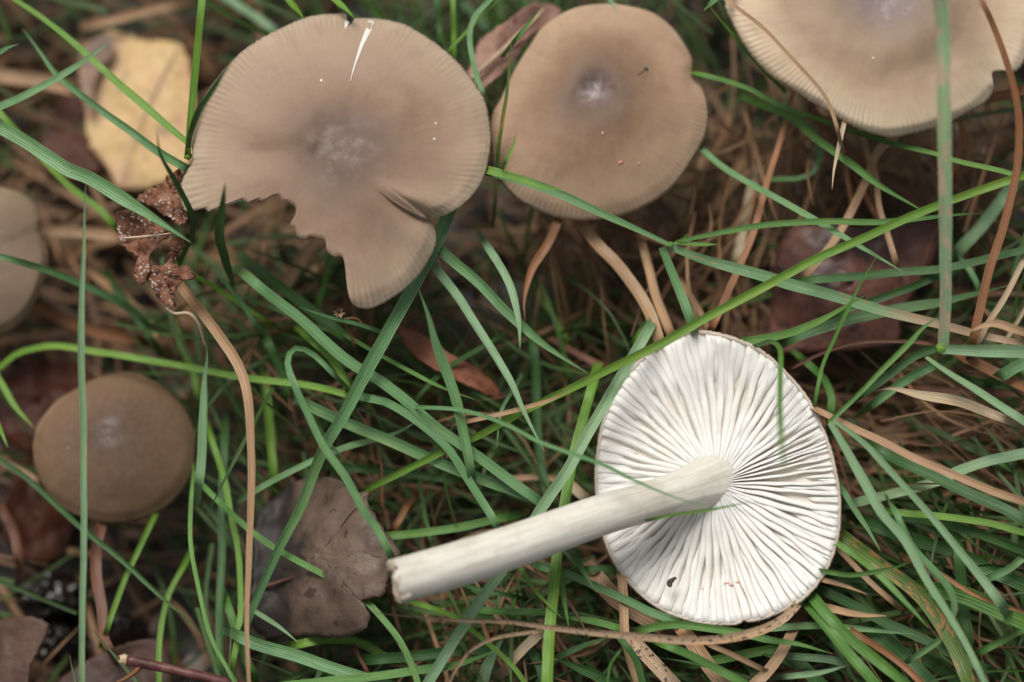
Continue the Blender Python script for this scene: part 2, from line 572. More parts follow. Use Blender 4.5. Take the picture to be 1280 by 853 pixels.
# ---------------------------------------------------------------- dead leaves
def leaf_material(name, stops, scale=70, colour_patch=None, spots=None, spot_amt=0.6, rough=0.55, gloss=None, fine=None, spec=0.4, specks=None):
    N = NT(name)
    pos = N.n('ShaderNodeNewGeometry').outputs['Position']
    a = N.noise(pos, scale, 5, 0.6)
    c = N.ramp(a, stops)
    f = N.noise(pos, 900, 5, 0.65)
    c = N.mix(N.mapr(f, 0.45, 0.75, 0, 0.45), c, tuple(x * 0.45 for x in stops[1][1]))
    if colour_patch:  # second colour mixed in towards lower X, border broken by noise
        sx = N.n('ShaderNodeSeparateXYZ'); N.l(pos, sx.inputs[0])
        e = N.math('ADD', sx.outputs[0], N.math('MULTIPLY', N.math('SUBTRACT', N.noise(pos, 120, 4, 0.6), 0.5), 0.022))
        c = N.mix(N.mapr(e, colour_patch[0] + colour_patch[1], colour_patch[0] - colour_patch[1], 0, 0.9), c, colour_patch[2])
    if spots:
        s = N.noise(pos, 420, 3, 0.5)
        c = N.mix(N.mapr(s, 0.60, 0.68, 0, spot_amt), c, spots)
    if specks:
        vo = N.n('ShaderNodeTexVoronoi', feature='F1')
        vo.inputs['Scale'].default_value = 2100
        N.l(pos, vo.inputs['Vector'])
        vs = N.noise(pos, 300, 2)
        k = N.math('MULTIPLY', N.mapr(vo.outputs['Distance'], 0.24, 0.38, 1, 0), N.mapr(vs, 0.38, 0.54))
        c = N.mix(k, c, specks)
    p = N.n('ShaderNodeBsdfPrincipled')
    N.l(c, p.inputs['Base Color'])
    p.inputs['Roughness'].default_value = rough
    p.inputs['Specular IOR Level'].default_value = spec
    bp = N.n('ShaderNodeBump', inp={'Strength': 0.6, 'Distance': 0.0003})
    N.l(f, bp.inputs['Height'])
    N.l(bp.outputs[0], p.inputs['Normal'])
    N.l(p.outputs[0], N.out.inputs[0])
    return N.m

def densify(poly, step, jit, rg):
    out = []
    n = len(poly)
    V2 = [Vector((x, y, 0)) for x, y in poly]
    for i in range(n):
        a, b, c, d = V2[i - 1], V2[i], V2[(i + 1) % n], V2[(i + 2) % n]
        m = max(1, int((c - b).length / step))
        for k in range(m):
            t = k / m
            p = 0.5 * ((2 * b) + (c - a) * t + (2 * a - 5 * b + 4 * c - d) * t * t + (3 * b - a - 3 * c + d) * t ** 3)
            out.append((p.x + rg.gauss(0, jit), p.y + rg.gauss(0, jit)))
    return out

def leaf_mesh(poly, centre, zfun, step=5, jit=0.8, rings=12, crumple=0.0012, seed=1, freq=90):
    rg = random.Random(seed)
    out = densify(poly, step, jit, rg)
    n = len(out)
    V = [at(centre[0], centre[1], 0.001 * zfun(*centre))]
    F = []
    off = Vector((seed * 3.1, 0, 0))
    for j in range(1, rings + 1):
        f = j / rings
        for (x, y) in out:
            px, py = centre[0] + (x - centre[0]) * f, centre[1] + (y - centre[1]) * f
            p = at(px, py, 0.001 * zfun(px, py))
            h = crumple * fbm(p * freq + off, 4)
            V.append(p + Vector((0, 0, h)))
    for k in range(n):
        F.append((0, 1 + k, 1 + (k + 1) % n))
    for j in range(rings - 1):
        for k in range(n):
            a = 1 + j * n + k; b = 1 + j * n + (k + 1) % n
            F.append((a, a + n, b + n, b))
    return mesh(V, F)

def tube_mesh(P, radii, nseg=24, sides=10, caps=True, flat=1.0):
    pts = catmull(P, nseg)
    V, F, U = [], [], []
    L = 0
    for i, p in enumerate(pts):
        if i: L += (pts[i] - pts[i - 1]).length
        T = (pts[min(i + 1, nseg)] - pts[max(i - 1, 0)]).normalized()
        S = T.cross(AX)
        S = S.normalized() if S.length > 1e-6 else Vector((1, 0, 0))
        Q = S.cross(T)
        r = lerp_list(radii, i / nseg)
        for k in range(sides):
            a = 2 * math.pi * k / sides
            V.append(p + S * (r * math.cos(a)) + Q * (r * flat * math.sin(a)))
            U.append((k / sides, L))
    for i in range(nseg):
        for k in range(sides):
            a, b = i * sides + k, i * sides + (k + 1) % sides
            F.append((a, b, b + sides, a + sides))
    if caps:
        F.append(tuple(range(sides - 1, -1, -1)))
        F.append(tuple(range(nseg * sides, (nseg + 1) * sides)))
    return mesh(V, F, U)

def solid(o, t=0.00025):
    m = o.modifiers.new('thickness', 'SOLIDIFY')
    m.thickness = t
    m.offset = -1
    return o

def leaf(name, label, poly, centre, zfun, mat, **kw):
    o = link(name, leaf_mesh(poly, centre, zfun, **kw), mat)
    recenter(o)
    solid(o)
    tag(o, label, 'leaf', 'dead leaves lying in the grass')
    return o

M_YEL = leaf_material('yellow_leaf', [(0.28, (0.30, 0.17, 0.09)), (0.42, (0.46, 0.27, 0.13)), (0.55, (0.58, 0.40, 0.18)), (0.72, (0.50, 0.30, 0.19))], 75, spots=(0.17, 0.16, 0.11), spot_amt=0.7)
M_YEDGE = leaf_material('yellow_leaf_dark_edge', [(0.3, (0.10, 0.06, 0.05)), (0.5, (0.19, 0.12, 0.09)), (0.7, (0.30, 0.19, 0.13))], 90)
M_GREY = leaf_material('grey_brown_leaf', [(0.30, (0.036, 0.025, 0.020)), (0.45, (0.090, 0.060, 0.044)), (0.60, (0.160, 0.110, 0.082)), (0.75, (0.110, 0.066, 0.050))], 75, colour_patch=(at(372, 690, .018).x, .0022, (0.022, 0.019, 0.017)), spots=(0.035, 0.024, 0.019), spot_amt=0.75, rough=0.5)  # leaf turns darker towards its left side
M_DRED = leaf_material('dark_red_leaf', [(0.28, (0.022, 0.015, 0.014)), (0.45, (0.085, 0.038, 0.030)), (0.60, (0.170, 0.072, 0.052)), (0.75, (0.085, 0.060, 0.050))], 95, spots=(0.022, 0.018, 0.016), spot_amt=0.7, rough=0.4)
M_PINK = leaf_material('pink_brown_leaf', [(0.3, (0.17, 0.085, 0.060)), (0.5, (0.34, 0.19, 0.14)), (0.7, (0.43, 0.26, 0.20))], 80)
M_RED = leaf_material('red_leaf', [(0.3, (0.11, 0.032, 0.016)), (0.5, (0.24, 0.085, 0.045)), (0.7, (0.33, 0.15, 0.09))], 90)
M_RUST = leaf_material('rust_leaf', [(0.3, (0.020, 0.007, 0.005)), (0.5, (0.075, 0.020, 0.009)), (0.7, (0.035, 0.014, 0.009))], 80, rough=0.55, spec=0.3)
M_BRN = leaf_material('brown_leaf', [(0.3, (0.026, 0.015, 0.011)), (0.5, (0.075, 0.038, 0.026)), (0.7, (0.105, 0.058, 0.040))], 70, rough=0.55, spec=0.3)
M_SPK = leaf_material('speckled_leaf', [(0.3, (0.060, 0.026, 0.018)), (0.5, (0.200, 0.085, 0.048)), (0.7, (0.290, 0.155, 0.100))], 220, spots=(0.045, 0.026, 0.020), spot_amt=0.8, specks=(0.42, 0.39, 0.37), rough=0.75, spec=0.2)
M_VEIN = leaf_material('pale_vein', [(0.3, (0.40, 0.27, 0.17)), (0.5, (0.50, 0.36, 0.24)), (0.7, (0.55, 0.42, 0.3))], 200)
M_DVEIN = leaf_material('dark_vein', [(0.3, (0.10, 0.045, 0.035)), (0.5, (0.15, 0.065, 0.05)), (0.7, (0.12, 0.07, 0.05))], 200)

yl = leaf('dead_leaf', 'yellow dead leaf with grey spots and toothed edge left of the torn cap',
     [(125, 47), (147, 41), (180, 52), (212, 54), (237, 72), (243, 112), (244, 150), (240, 200), (207, 230), (175, 236), (147, 233), (135, 210), (110, 174), (107, 140), (99, 87), (107, 60)],
     (172, 140), lambda x, y: 4 + 0.012 * (x - 172) + 2.0 * math.sin((y - 40) / 90.0), M_YEL, step=5, jit=1.2, crumple=0.0022, seed=2, freq=60)
def child(o, par):
    o.parent = par
    o.matrix_parent_inverse = par.matrix_world.inverted()
    return o
bpy.context.view_layer.update()
ed = link('curled_edge', leaf_mesh([(125, 47), (140, 44), (139, 70), (118, 100), (116, 130), (108, 138), (99, 87), (107, 60)], (116, 90), lambda x, y: 6.8, step=4, jit=1.0, rings=6, seed=4), M_YEDGE)
child(ed, yl)
mr = link('midrib', tube_mesh([at(222, 60, .0063), at(195, 110, .0072), at(165, 175, .0068), at(150, 230, .0058)], [.0001, .00014, .0001]), M_VEIN); child(mr, yl)

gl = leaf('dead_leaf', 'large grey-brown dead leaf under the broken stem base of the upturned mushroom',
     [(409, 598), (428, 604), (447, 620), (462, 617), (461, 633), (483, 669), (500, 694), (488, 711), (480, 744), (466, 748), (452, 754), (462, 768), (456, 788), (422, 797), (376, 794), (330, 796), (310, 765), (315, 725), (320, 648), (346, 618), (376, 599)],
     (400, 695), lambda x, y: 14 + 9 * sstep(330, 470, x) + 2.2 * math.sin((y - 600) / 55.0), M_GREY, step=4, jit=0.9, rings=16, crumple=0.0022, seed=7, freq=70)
bpy.context.view_layer.update()
for pts, rr in (([(322, 735), (370, 722), (420, 712), (470, 700)], .00026), ([(380, 719), (420, 690), (455, 672)], .00016), ([(400, 715), (430, 728), (455, 742)], .00015), ([(350, 727), (375, 690), (405, 650)], .00015)):
    zf = lambda x, y: 14 + 9 * sstep(330, 470, x) + 2.2 * math.sin((y - 600) / 55.0)
    def pt(x, y):
        p = at(x, y, 0.001 * zf(x, y))
        return p + Vector((0, 0, 0.0022 * fbm(p * 70 + Vector((21.7, 0, 0)), 4) + 0.00008))
    child(link('vein', tube_mesh([pt(*q) for q in pts], [rr, rr * .9, rr * .5], 18, 6), M_DVEIN), gl)

leaf('dead_leaf', 'dark red-brown wet leaf lying under green blades below the top right cap',
     [(985, 293), (1022, 285), (1060, 285), (1100, 280), (1147, 276), (1172, 278), (1174, 308), (1152, 348), (1137, 375), (1124, 393), (1118, 430), (1040, 440), (956, 436), (965, 388), (968, 333)],
     (1060, 360), lambda x, y: 15 + 3.5 * math.sin((x - 960) / 60.0) + 1.5 * math.cos((y - 300) / 40.0), M_DRED, step=5, jit=0.8, rings=14, crumple=0.0026, seed=9, freq=80)

pk = leaf('dead_leaf', 'pinkish brown curled leaf with pale midrib between the torn and round caps',
     [(691, 6), (660, 8), (645, 18), (612, 40), (597, 52), (594, 64), (588, 80), (582, 100), (604, 110), (632, 84), (664, 48), (700, 20)],
     (625, 68), lambda x, y: 24 + 2.5 * math.sin((x - 580) / 28.0), M_PINK, step=4, jit=0.9, rings=10, crumple=0.0020, seed=12, freq=110)
bpy.context.view_layer.update()
child(link('midrib', tube_mesh([at(588, 100, .0265), at(612, 78, .0275), at(640, 52, .0275), at(680, 12, .0262)], [.00035, .00035, .0002]), M_VEIN), pk)

leaf('dead_leaf', 'narrow red-brown leaf fragment among blades below the torn cap lobe',
     [(498, 412), (530, 418), (562, 442), (603, 466), (628, 499), (592, 486), (545, 464), (515, 442)],
     (556, 452), lambda x, y: 20 + 2 * math.sin((x - 500) / 30.0), M_RED, step=4, jit=0.7, rings=8, crumple=0.0015, seed=14, freq=110)
leaf('dead_leaf', 'rust-orange leaf half hidden behind the left edge of the yellow leaf',
     [(80, 118), (105, 124), (112, 172), (128, 212), (95, 225), (55, 214), (52, 175), (70, 140)],
     (88, 172), lambda x, y: 0, M_RUST, seed=15)
leaf('dead_leaf', 'dark rust leaf partly covered by the upper left of the small cap',
     [(8, 470), (60, 452), (112, 462), (98, 540), (42, 566), (-4, 532)], (50, 505), lambda x, y: 3 + 0.6 * math.sin(x / 20.0), M_RUST, seed=16, crumple=0.003)
leaf('dead_leaf', 'wet rust-red leaf on the soil at lower left of the small cap',
     [(18, 598), (60, 612), (92, 650), (80, 694), (35, 700), (4, 660)], (48, 652), lambda x, y: -2 - 0.05 * (x - 48), M_RUST, seed=17, crumple=0.0016)
leaf('dead_leaf', 'smooth brown leaf cut by the bottom left corner',
     [(-60, 775), (0, 776), (30, 771), (61, 780), (52, 806), (38, 838), (26, 880), (-60, 890)], (0, 825), lambda x, y: 12 + 0.03 * (x), M_BRN, seed=18, crumple=0.001)
leaf('dead_leaf', 'brown leaf lying behind the cut twig at the bottom',
     [(78, 850), (107, 826), (140, 812), (192, 800), (215, 830), (205, 880), (120, 900), (70, 880)], (140, 850), lambda x, y: 8, M_BRN, seed=19, crumple=0.0015)
leaf('dead_leaf', 'dark brown leaf scrap under grass at the lower right edge',
     [(1205, 690), (1262, 672), (1300, 690), (1290, 720), (1240, 722)], (1250, 698), lambda x, y: 12, M_BRN, seed=21, crumple=0.0015)

# speckled crumpled leaf hanging at the torn cap's left edge
sp = empty('dead_leaf', at(205, 290, 0.028))
tag(sp, 'crumpled red-brown leaf with white specks hanging left of the torn cap', 'leaf', 'dead leaves lying in the grass')
T5 = lambda L: [(x / 4.0, 213 + y / 4.0) for x, y in L]
lobes = [
 (T5([(905, -10), (840, 20), (805, 70), (740, 92), (680, 132), (745, 168), (830, 228), (905, 275), (945, 240), (932, 150), (900, 60)]), (214, 243), 36),
 (T5([(583, 228), (650, 213), (745, 262), (830, 318), (868, 330), (800, 368), (748, 420), (742, 480), (762, 512), (742, 548), (718, 578), (688, 556), (690, 440), (640, 398), (600, 352), (590, 290)]), (174, 300), 36),
 (T5([(735, 520), (800, 488), (855, 478), (950, 488), (973, 552), (905, 575), (872, 622), (862, 692), (828, 662), (782, 632), (760, 572)]), (208, 347), 37),
 (T5([(875, 335), (925, 350), (880, 420), (856, 490), (828, 488), (846, 410)]), (219, 313), 32),
]
for i, (po, ce, z) in enumerate(lobes):
    o = link('lobe', leaf_mesh(po, ce, (lambda zz, c: (lambda x, y: zz - 0.035 * abs(x - c[0]) + 0.02 * (y - c[1])))(z, ce), step=2.5, jit=0.8, rings=10, crumple=0.0026, seed=30 + i, freq=220), M_SPK, sp)
    solid(o, 0.0003)
link('leaf_stalk', tube_mesh([at(208, 385, .036), at(219, 392, .037), at(236, 392, .038), at(248, 405, .037), at(256, 432, .034)], [.00018, .0002, .00014], 18, 6), BM['c'], sp)
link('midrib', tube_mesh([at(150, 298, .0372), at(180, 296, .0375), at(214, 292, .0362)], [.0001, .00018, .0001], 12, 6), M_VEIN, sp)

# ---------------------------------------------------------------- cut twig
def twig():
    N = NT('twig_bark')
    pos = N.n('ShaderNodeNewGeometry').outputs['Position']
    a = N.noise(pos, 500, 5)
    c = N.ramp(a, [(0.3, (0.03, 0.010, 0.010)), (0.5, (0.09, 0.026, 0.024)), (0.7, (0.16, 0.07, 0.055))])
    p = N.n('ShaderNodeBsdfPrincipled')
    N.l(c, p.inputs['Base Color']); p.inputs['Roughness'].default_value = 0.45
    bp = N.n('ShaderNodeBump', inp={'Strength': 0.6, 'Distance': 0.0003}); N.l(a, bp.inputs['Height']); N.l(bp.outputs[0], p.inputs['Normal'])
    N.l(p.outputs[0], N.out.inputs[0])
    t = empty('twig', at(220, 842, 0.024))
    tag(t, 'dark red cut twig with a pale broken end at the bottom left', 'twig')
    link('bark', tube_mesh([at(158, 825, .027), at(200, 834, .0265), at(250, 845, .026), at(300, 857, .025), at(390, 875, .022)], [.00068, .0006, .0006, .00062, .00055], 30, 12), N.m, t)
    link('side_shoot', tube_mesh([at(176, 830, .0268), at(170, 839, .0262), at(158, 848, .025), at(146, 853, .024)], [.0005, .00035, .00022, .0001], 14, 8), BM['o'], t)
    V, F = [], []
    rg = random.Random(4)
    c0 = at(160, 825, .0270)
    d = (at(150, 823, .0272) - c0).normalized()
    s = d.cross(AX).normalized(); q = s.cross(d)
    rings = [(0, .00062), (.0004, .00066), (.0007, .0006), (.0010, .00038)]
    for (h, r) in rings:
        for k in range(12):
            a_ = 2 * math.pi * k / 12
            V.append(c0 + d * (h + rg.uniform(-.0002, .0003)) + s * r * math.cos(a_) * rg.uniform(.8, 1.15) + q * r * math.sin(a_) * rg.uniform(.8, 1.15))
    for i in range(3):
        for k in range(12):
            a_, b_ = i * 12 + k, i * 12 + (k + 1) % 12
            F.append((a_, b_, b_ + 12, a_ + 12))
    F.append(tuple(range(36, 48)))
    link('cut_end', mesh(V, F), BM['c'], t, smooth=False)
twig()

# ---------------------------------------------------------------- wet soil lumps
def mud():
    N = NT('wet_mud')
    pos = N.n('ShaderNodeNewGeometry').outputs['Position']
    a = N.noise(pos, 300, 5)
    c = N.ramp(a, [(0.35, (0.006, 0.005, 0.005)), (0.7, (0.03, 0.022, 0.017))])
    p = N.n('ShaderNodeBsdfPrincipled')
    N.l(c, p.inputs['Base Color'])
    p.inputs['Roughness'].default_value = 0.15
    p.inputs['Specular IOR Level'].default_value = 0.8
    bp = N.n('ShaderNodeBump', inp={'Strength': 0.5, 'Distance': 0.0006}); N.l(N.noise(pos, 260, 2, 0.5), bp.inputs['Height']); N.l(bp.outputs[0], p.inputs['Normal'])
    N.l(p.outputs[0], N.out.inputs[0])
    for (x, y, rx, ry, lab) in ((62, 752, 52, 34, 'wet black soil lump glistening below the small cap at lower left'),
                                (70, 806, 34, 26, 'small wet soil lump beside the brown leaf at the bottom left'),
                                (152, 790, 34, 20, 'glistening dark soil lump above the cut twig'),
                                (1238, 770, 40, 40, 'dark wet soil lump showing between blades at the lower right edge')):
        bm = bmesh.new()
        bmesh.ops.create_icosphere(bm, subdivisions=5, radius=1)
        c0 = at(x, y, -0.009)
        for v in bm.verts:
            n = v.co.copy()
            k = 1 + 0.28 * fbm(n * 2.2 + Vector((x, y, 0)), 4) + 0.07 * fbm(n * 9 + Vector((x, 0, 0)), 2)
            v.co = c0 + Vector((n.x * rx * 1e-4 * k, n.y * ry * 1e-4 * k, n.z * 0.008 * k))
        me = bpy.data.meshes.new('mesh'); bm.to_mesh(me); bm.free()
        o = link('soil_lump', me, N.m)
        recenter(o)
        tag(o, lab, 'soil', 'wet soil lumps')
mud()

# ---------------------------------------------------------------- mushrooms
def cap_material(name, stops, bloom=0.6, bloom_r=0.2, stria=110, stria_amt=0.16, stria_from=0.74, sparkle=1.0, violet=(0.24, 0.19, 0.19)):
    N = NT(name)
    uv = N.n('ShaderNodeUVMap', uv_map='UVMap')
    sep = N.n('ShaderNodeSeparateXYZ'); N.l(uv.outputs[0], sep.inputs[0])
    th, rn = sep.outputs[0], sep.outputs[1]
    pos = N.n('ShaderNodeNewGeometry').outputs['Position']
    n1 = N.noise(pos, 85, 3, 0.5)
    n2 = N.noise(pos, 1500, 4, 0.6)
    r2 = N.math('ADD', rn, N.math('MULTIPLY', N.math('SUBTRACT', n1, 0.5), 0.30))
    c = N.ramp(r2, stops)
    # fine fibrous grain
    c = N.mix(N.mapr(n2, 0.35, 0.75, 0, 0.05), c, (0.62, 0.53, 0.44))
    fv = N.n('ShaderNodeCombineXYZ')
    N.l(N.math('MULTIPLY', th, 120.0), fv.inputs[0]); N.l(N.math('MULTIPLY', rn, 5.0), fv.inputs[1])
    fib = N.noise(fv.outputs[0], 1.0, 4, 0.6)
    c = N.mix(N.math('MULTIPLY', N.mapr(fib, 0.48, 0.70, 0, 0.11), N.mapr(rn, 0.12, 0.4)), c, tuple(x * 0.55 for x in stops[2][1]))
    blot = N.noise(pos, 190, 4, 0.6)
    c = N.mix(N.mapr(blot, 0.50, 0.72, 0, 0.18), c, tuple(x * 0.62 for x in stops[2][1]))
    # translucent striate margin
    s = N.math('SINE', N.math('ADD', N.math('MULTIPLY', th, 2 * math.pi * stria), N.math('MULTIPLY', n1, 3.0)))
    sf = N.math('MULTIPLY', N.math('MULTIPLY', N.mapr(rn, stria_from, 0.97, 0, stria_amt * 1.5), N.mapr(s, -0.4, 1.0)), N.mapr(N.noise(pos, 240, 3, 0.6), 0.32, 0.62, 0.15, 1.0))
    c = N.mix(sf, c, tuple(x * 0.42 for x in stops[-2][1]))
    # whitish bloom over the umbo
    bl = N.noise(pos, 420, 6, 0.75)
    bm_ = N.math('MULTIPLY', N.mapr(r2, 0.0, bloom_r * 1.6, 0.75, 0.0), 1.0)
    c = N.mix(N.math('MULTIPLY', bm_, 0.7), c, violet)
    c = N.mix(N.math('MULTIPLY', N.math('MULTIPLY', N.mapr(r2, bloom_r * 0.25, bloom_r * 1.25, 1.0, 0.0), N.mapr(bl, 0.44, 0.66)), bloom), c, (0.66, 0.60, 0.57))
    vo = N.n('ShaderNodeTexVoronoi', feature='F1'); vo.inputs['Scale'].default_value = 420
    N.l(pos, vo.inputs['Vector'])
    sc_ = N.n('ShaderNodeSeparateXYZ'); N.l(vo.outputs['Color'], sc_.inputs[0])
    spk = N.math('MULTIPLY', N.mapr(vo.outputs['Distance'], 0.05, 0.09, 1, 0), N.mapr(sc_.outputs[0], 0.90, 0.92))
    c = N.mix(N.math('MULTIPLY', spk, sparkle * 0.8), c, (0.85, 0.82, 0.75))
    p = N.n('ShaderNodeBsdfPrincipled')
    N.l(c, p.inputs['Base Color'])
    N.l(N.mapr(n2, 0.3, 0.7, 0.50, 0.62), p.inputs['Roughness'])
    p.inputs['Specular IOR Level'].default_value = 0.20
    p.inputs['Subsurface Weight'].default_value = 0.22
    p.inputs['Subsurface Radius'].default_value = (1.0, 0.6, 0.35)
    p.inputs['Subsurface Scale'].default_value = 0.0012
    bp = N.n('ShaderNodeBump', inp={'Strength': 0.22, 'Distance': 0.00010})
    N.l(N.math('ADD', n2, N.math('MULTIPLY', bl, 0.6)), bp.inputs['Height'])
    N.l(bp.outputs[0], p.inputs['Normal'])
    N.l(p.outputs[0], N.out.inputs[0])
    return N.m

def flesh_material(name, base, dark, fibre=True, sss=0.3):
    N = NT(name)
    pos = N.n('ShaderNodeNewGeometry').outputs['Position']
    uv = N.n('ShaderNodeUVMap', uv_map='UVMap')
    mp = N.n('ShaderNodeMapping'); mp.inputs['Scale'].default_value = (60, 150, 1)
    N.l(uv.outputs[0], mp.inputs[0])
    a = N.noise(mp.outputs[0] if fibre else pos, 1.0 if fibre else 260, 5, 0.6)
    b = N.noise(pos, 130, 3)
    c = N.mix(N.mapr(a, 0.42, 0.66, 0, 0.38 if fibre else 0.35), base, dark)
    c = N.mix(N.mapr(b, 0.48, 0.72, 0, 0.45), c, dark)
    c = N.mix(N.mapr(N.noise(pos, 620, 4, 0.65), 0.52, 0.74, 0, 0.35 if fibre else 0.12), c, dark)
    p = N.n('ShaderNodeBsdfPrincipled')
    N.l(c, p.inputs['Base Color'])
    p.inputs['Roughness'].default_value = 0.55
    p.inputs['Specular IOR Level'].default_value = 0.3
    p.inputs['Subsurface Weight'].default_value = sss
    p.inputs['Subsurface Radius'].default_value = (1.0, 0.85, 0.7)
    p.inputs['Subsurface Scale'].default_value = 0.0008
    bp = N.n('ShaderNodeBump', inp={'Strength': 0.4, 'Distance': 0.00012}); N.l(a, bp.inputs['Height']); N.l(bp.outputs[0], p.inputs['Normal'])
    N.l(p.outputs[0], N.out.inputs[0])
    return N.m

GILLM = flesh_material('white_gill', (0.755, 0.735, 0.69), (0.66, 0.63, 0.57), fibre=False, sss=0.45)
FLOORM = flesh_material('cap_flesh_between_gills', (0.72, 0.66, 0.58), (0.62, 0.55, 0.47), fibre=False, sss=0.1)
STEMM = flesh_material('white_stem', (0.66, 0.635, 0.565), (0.36, 0.315, 0.24))
STEMD = flesh_material('grey_stem', (0.42, 0.36, 0.29), (0.28, 0.23, 0.18))
RIMM = flesh_material('cap_rim', (0.52, 0.45, 0.37), (0.36, 0.29, 0.23), fibre=False)
WHITEM = flesh_material('white_flesh', (0.70, 0.67, 0.62), (0.7, 0.67, 0.62), fibre=False)

def smooth_r(tab, th):
    """closed table of (angle deg, radius) -> radius"""
    th %= 360
    n = len(tab)
    for i in range(n):
        a0, r0 = tab[i]
        a1, r1 = tab[(i + 1) % n]
        if i == n - 1: a1 += 360
        x = th if th >= a0 else th + 360
        if a0 <= x <= a1:
            return r0 + (r1 - r0) * (x - a0) / (a1 - a0)
    return tab[0][1]

def build_cap(outline, centre, zfun, rtab=None, K=640, M=56, stria=110, ripple=0.00004, jag=0.5, seed=0, thick=0.0028):
    """zfun(rn, theta_deg, x, y) -> height in mm; rn = distance / natural radius"""
    rg = random.Random(seed)
    n = len(outline)
    V2 = [Vector((x, y, 0)) for x, y in outline]
    dense = []
    for i in range(n):
        a, b, c, d = V2[i - 1], V2[i], V2[(i + 1) % n], V2[(i + 2) % n]
        for k in range(16):
            t = k / 16
            dense.append(0.5 * ((2 * b) + (c - a) * t + (2 * a - 5 * b + 4 * c - d) * t * t + (3 * b - a - 3 * c + d) * t ** 3))
    # radius along each of K evenly spread directions: nearest crossing of the traced outline
    rmax = [None] * K
    nd = len(dense)
    for i in range(nd):
        a, b = dense[i], dense[(i + 1) % nd]
        ax_, ay_ = a.x - centre[0], a.y - centre[1]
        bx_, by_ = b.x - centre[0], b.y - centre[1]
        ta, tb = math.degrees(math.atan2(ay_, ax_)), math.degrees(math.atan2(by_, bx_))
        dt = (tb - ta + 180) % 360 - 180
        lo, hi = (ta, ta + dt) if dt >= 0 else (ta + dt, ta)
        for k in range(math.floor(lo * K / 360) , math.ceil(hi * K / 360) + 1):
            t = 360.0 * k / K
            if t < lo - 1e-9 or t > hi + 1e-9: continue
            ct, st_ = math.cos(R(t)), math.sin(R(t))
            den = (bx_ - ax_) * st_ - (by_ - ay_) * ct
            s_ = 0.5 if abs(den) < 1e-9 else max(0, min(1, (ay_ * ct - ax_ * st_) / den))
            r_ = math.hypot(ax_ + (bx_ - ax_) * s_, ay_ + (by_ - ay_) * s_)
            kk = k % K
            if rmax[kk] is None or r_ < rmax[kk]: rmax[kk] = r_
    for k in range(K):
        if rmax[k] is None: rmax[k] = rmax[k - 1] or 100
    out = []
    for k in range(K):
        r_ = rmax[k] + rg.gauss(0, jag)
        out.append((centre[0] + r_ * math.cos(2 * math.pi * k / K), centre[1] + r_ * math.sin(2 * math.pi * k / K)))
    if rtab is None:
        rtab = []
        for a in range(0, 360, 10):
            best = max((math.hypot(x - centre[0], y - centre[1]) for x, y in out if abs((math.degrees(math.atan2(y - centre[1], x - centre[0])) - a + 180) % 360 - 180) < 6), default=100)
            rtab.append((a, best))
    V, F, U, MI = [], [], [], []
    cz = zfun(0, 0, *centre) * 0.001
    Cw = at(centre[0], centre[1], cz)
    V.append(Cw); U.append((0, 0))
    th_s = [360.0 * k / K for k in range(K)]
    rv = [smooth_r(rtab, t) for t in th_s]
    ro = [math.hypot(x - centre[0], y - centre[1]) for x, y in out]
    rim = []
    for k in range(K):
        x, y = out[k]
        rim.append(at(x, y, 0.001 * zfun(ro[k] / rv[k], th_s[k], x, y)))
    def pt(f, k):
        x = centre[0] + (out[k][0] - centre[0]) * f
        y = centre[1] + (out[k][1] - centre[1]) * f
        rn = ro[k] * f / rv[k]
        z = 0.001 * zfun(rn, th_s[k], x, y)
        p = at(x, y, z)
        z += ripple * sstep(0.72, 0.97, rn) * math.sin(R(th_s[k]) * stria + 2.5 * noise.noise(Vector((p.x * 180, p.y * 180, 2)))) * (0.55 + 0.9 * noise.noise(Vector((p.x * 260, p.y * 260, 7))))
        z += 0.00035 * fbm(Vector((p.x * 110, p.y * 110, seed)), 3)
        return Vector((p.x, p.y, z)), rn
    for m in range(1, M + 1):
        f = (m / M) ** 0.85
        for k in range(K):
            p, rn = pt(f, k)
            if f > 0.985: p.z -= 0.00025
            V.append(p); U.append((th_s[k] / 360, rn))
    for k in range(K):
        F.append((0, 1 + k, 1 + (k + 1) % K)); MI.append(0)
    for m in range(M - 1):
        for k in range(K):
            a, b = 1 + m * K + k, 1 + m * K + (k + 1) % K
            F.append((a, a + K, b + K, b)); MI.append(0)
    # gill side
    base = 1 + (M - 1) * K
    prev = base
    US = (0.992, 0.95, 0.85, 0.7, 0.5, 0.3, 0.12)
    for u in US:
        st = len(V)
        for k in range(K):
            p, rn = pt(u, k)
            p.z -= 0.00022 + thick * (1 - u ** 2) ** 0.7 + 0.0004 * math.sin(R(th_s[k]) * stria) * (1 if u < 0.96 else 0)
            V.append(p); U.append((th_s[k] / 360, rn))
        for k in range(K):
            a, b = prev + k, prev + (k + 1) % K
            F.append((a, st + k, st + (k + 1) % K, b)); MI.append(0 if u > 0.9 else 1)
        prev = st
    F.append(tuple(prev + k for k in range(K))); MI.append(1)
    me = mesh(V, F, U)
    # face orientation: make the top face up
    me.polygons.foreach_set('material_index', MI)
    bm = bmesh.new(); bm.from_mesh(me)
    bmesh.ops.recalc_face_normals(bm, faces=bm.faces)
    bm.to_mesh(me); bm.free()
    def surf(x, y, lift=0.0):
        th = math.degrees(math.atan2(y - centre[1], x - centre[0])) % 360
        rn = math.hypot(x - centre[0], y - centre[1]) / smooth_r(rtab, th)
        z = 0.001 * zfun(rn, th, x, y)
        p = at(x, y, z)
        z += 0.00035 * fbm(Vector((p.x * 110, p.y * 110, seed)), 3)
        return at(x, y, z + lift)
    return me, surf

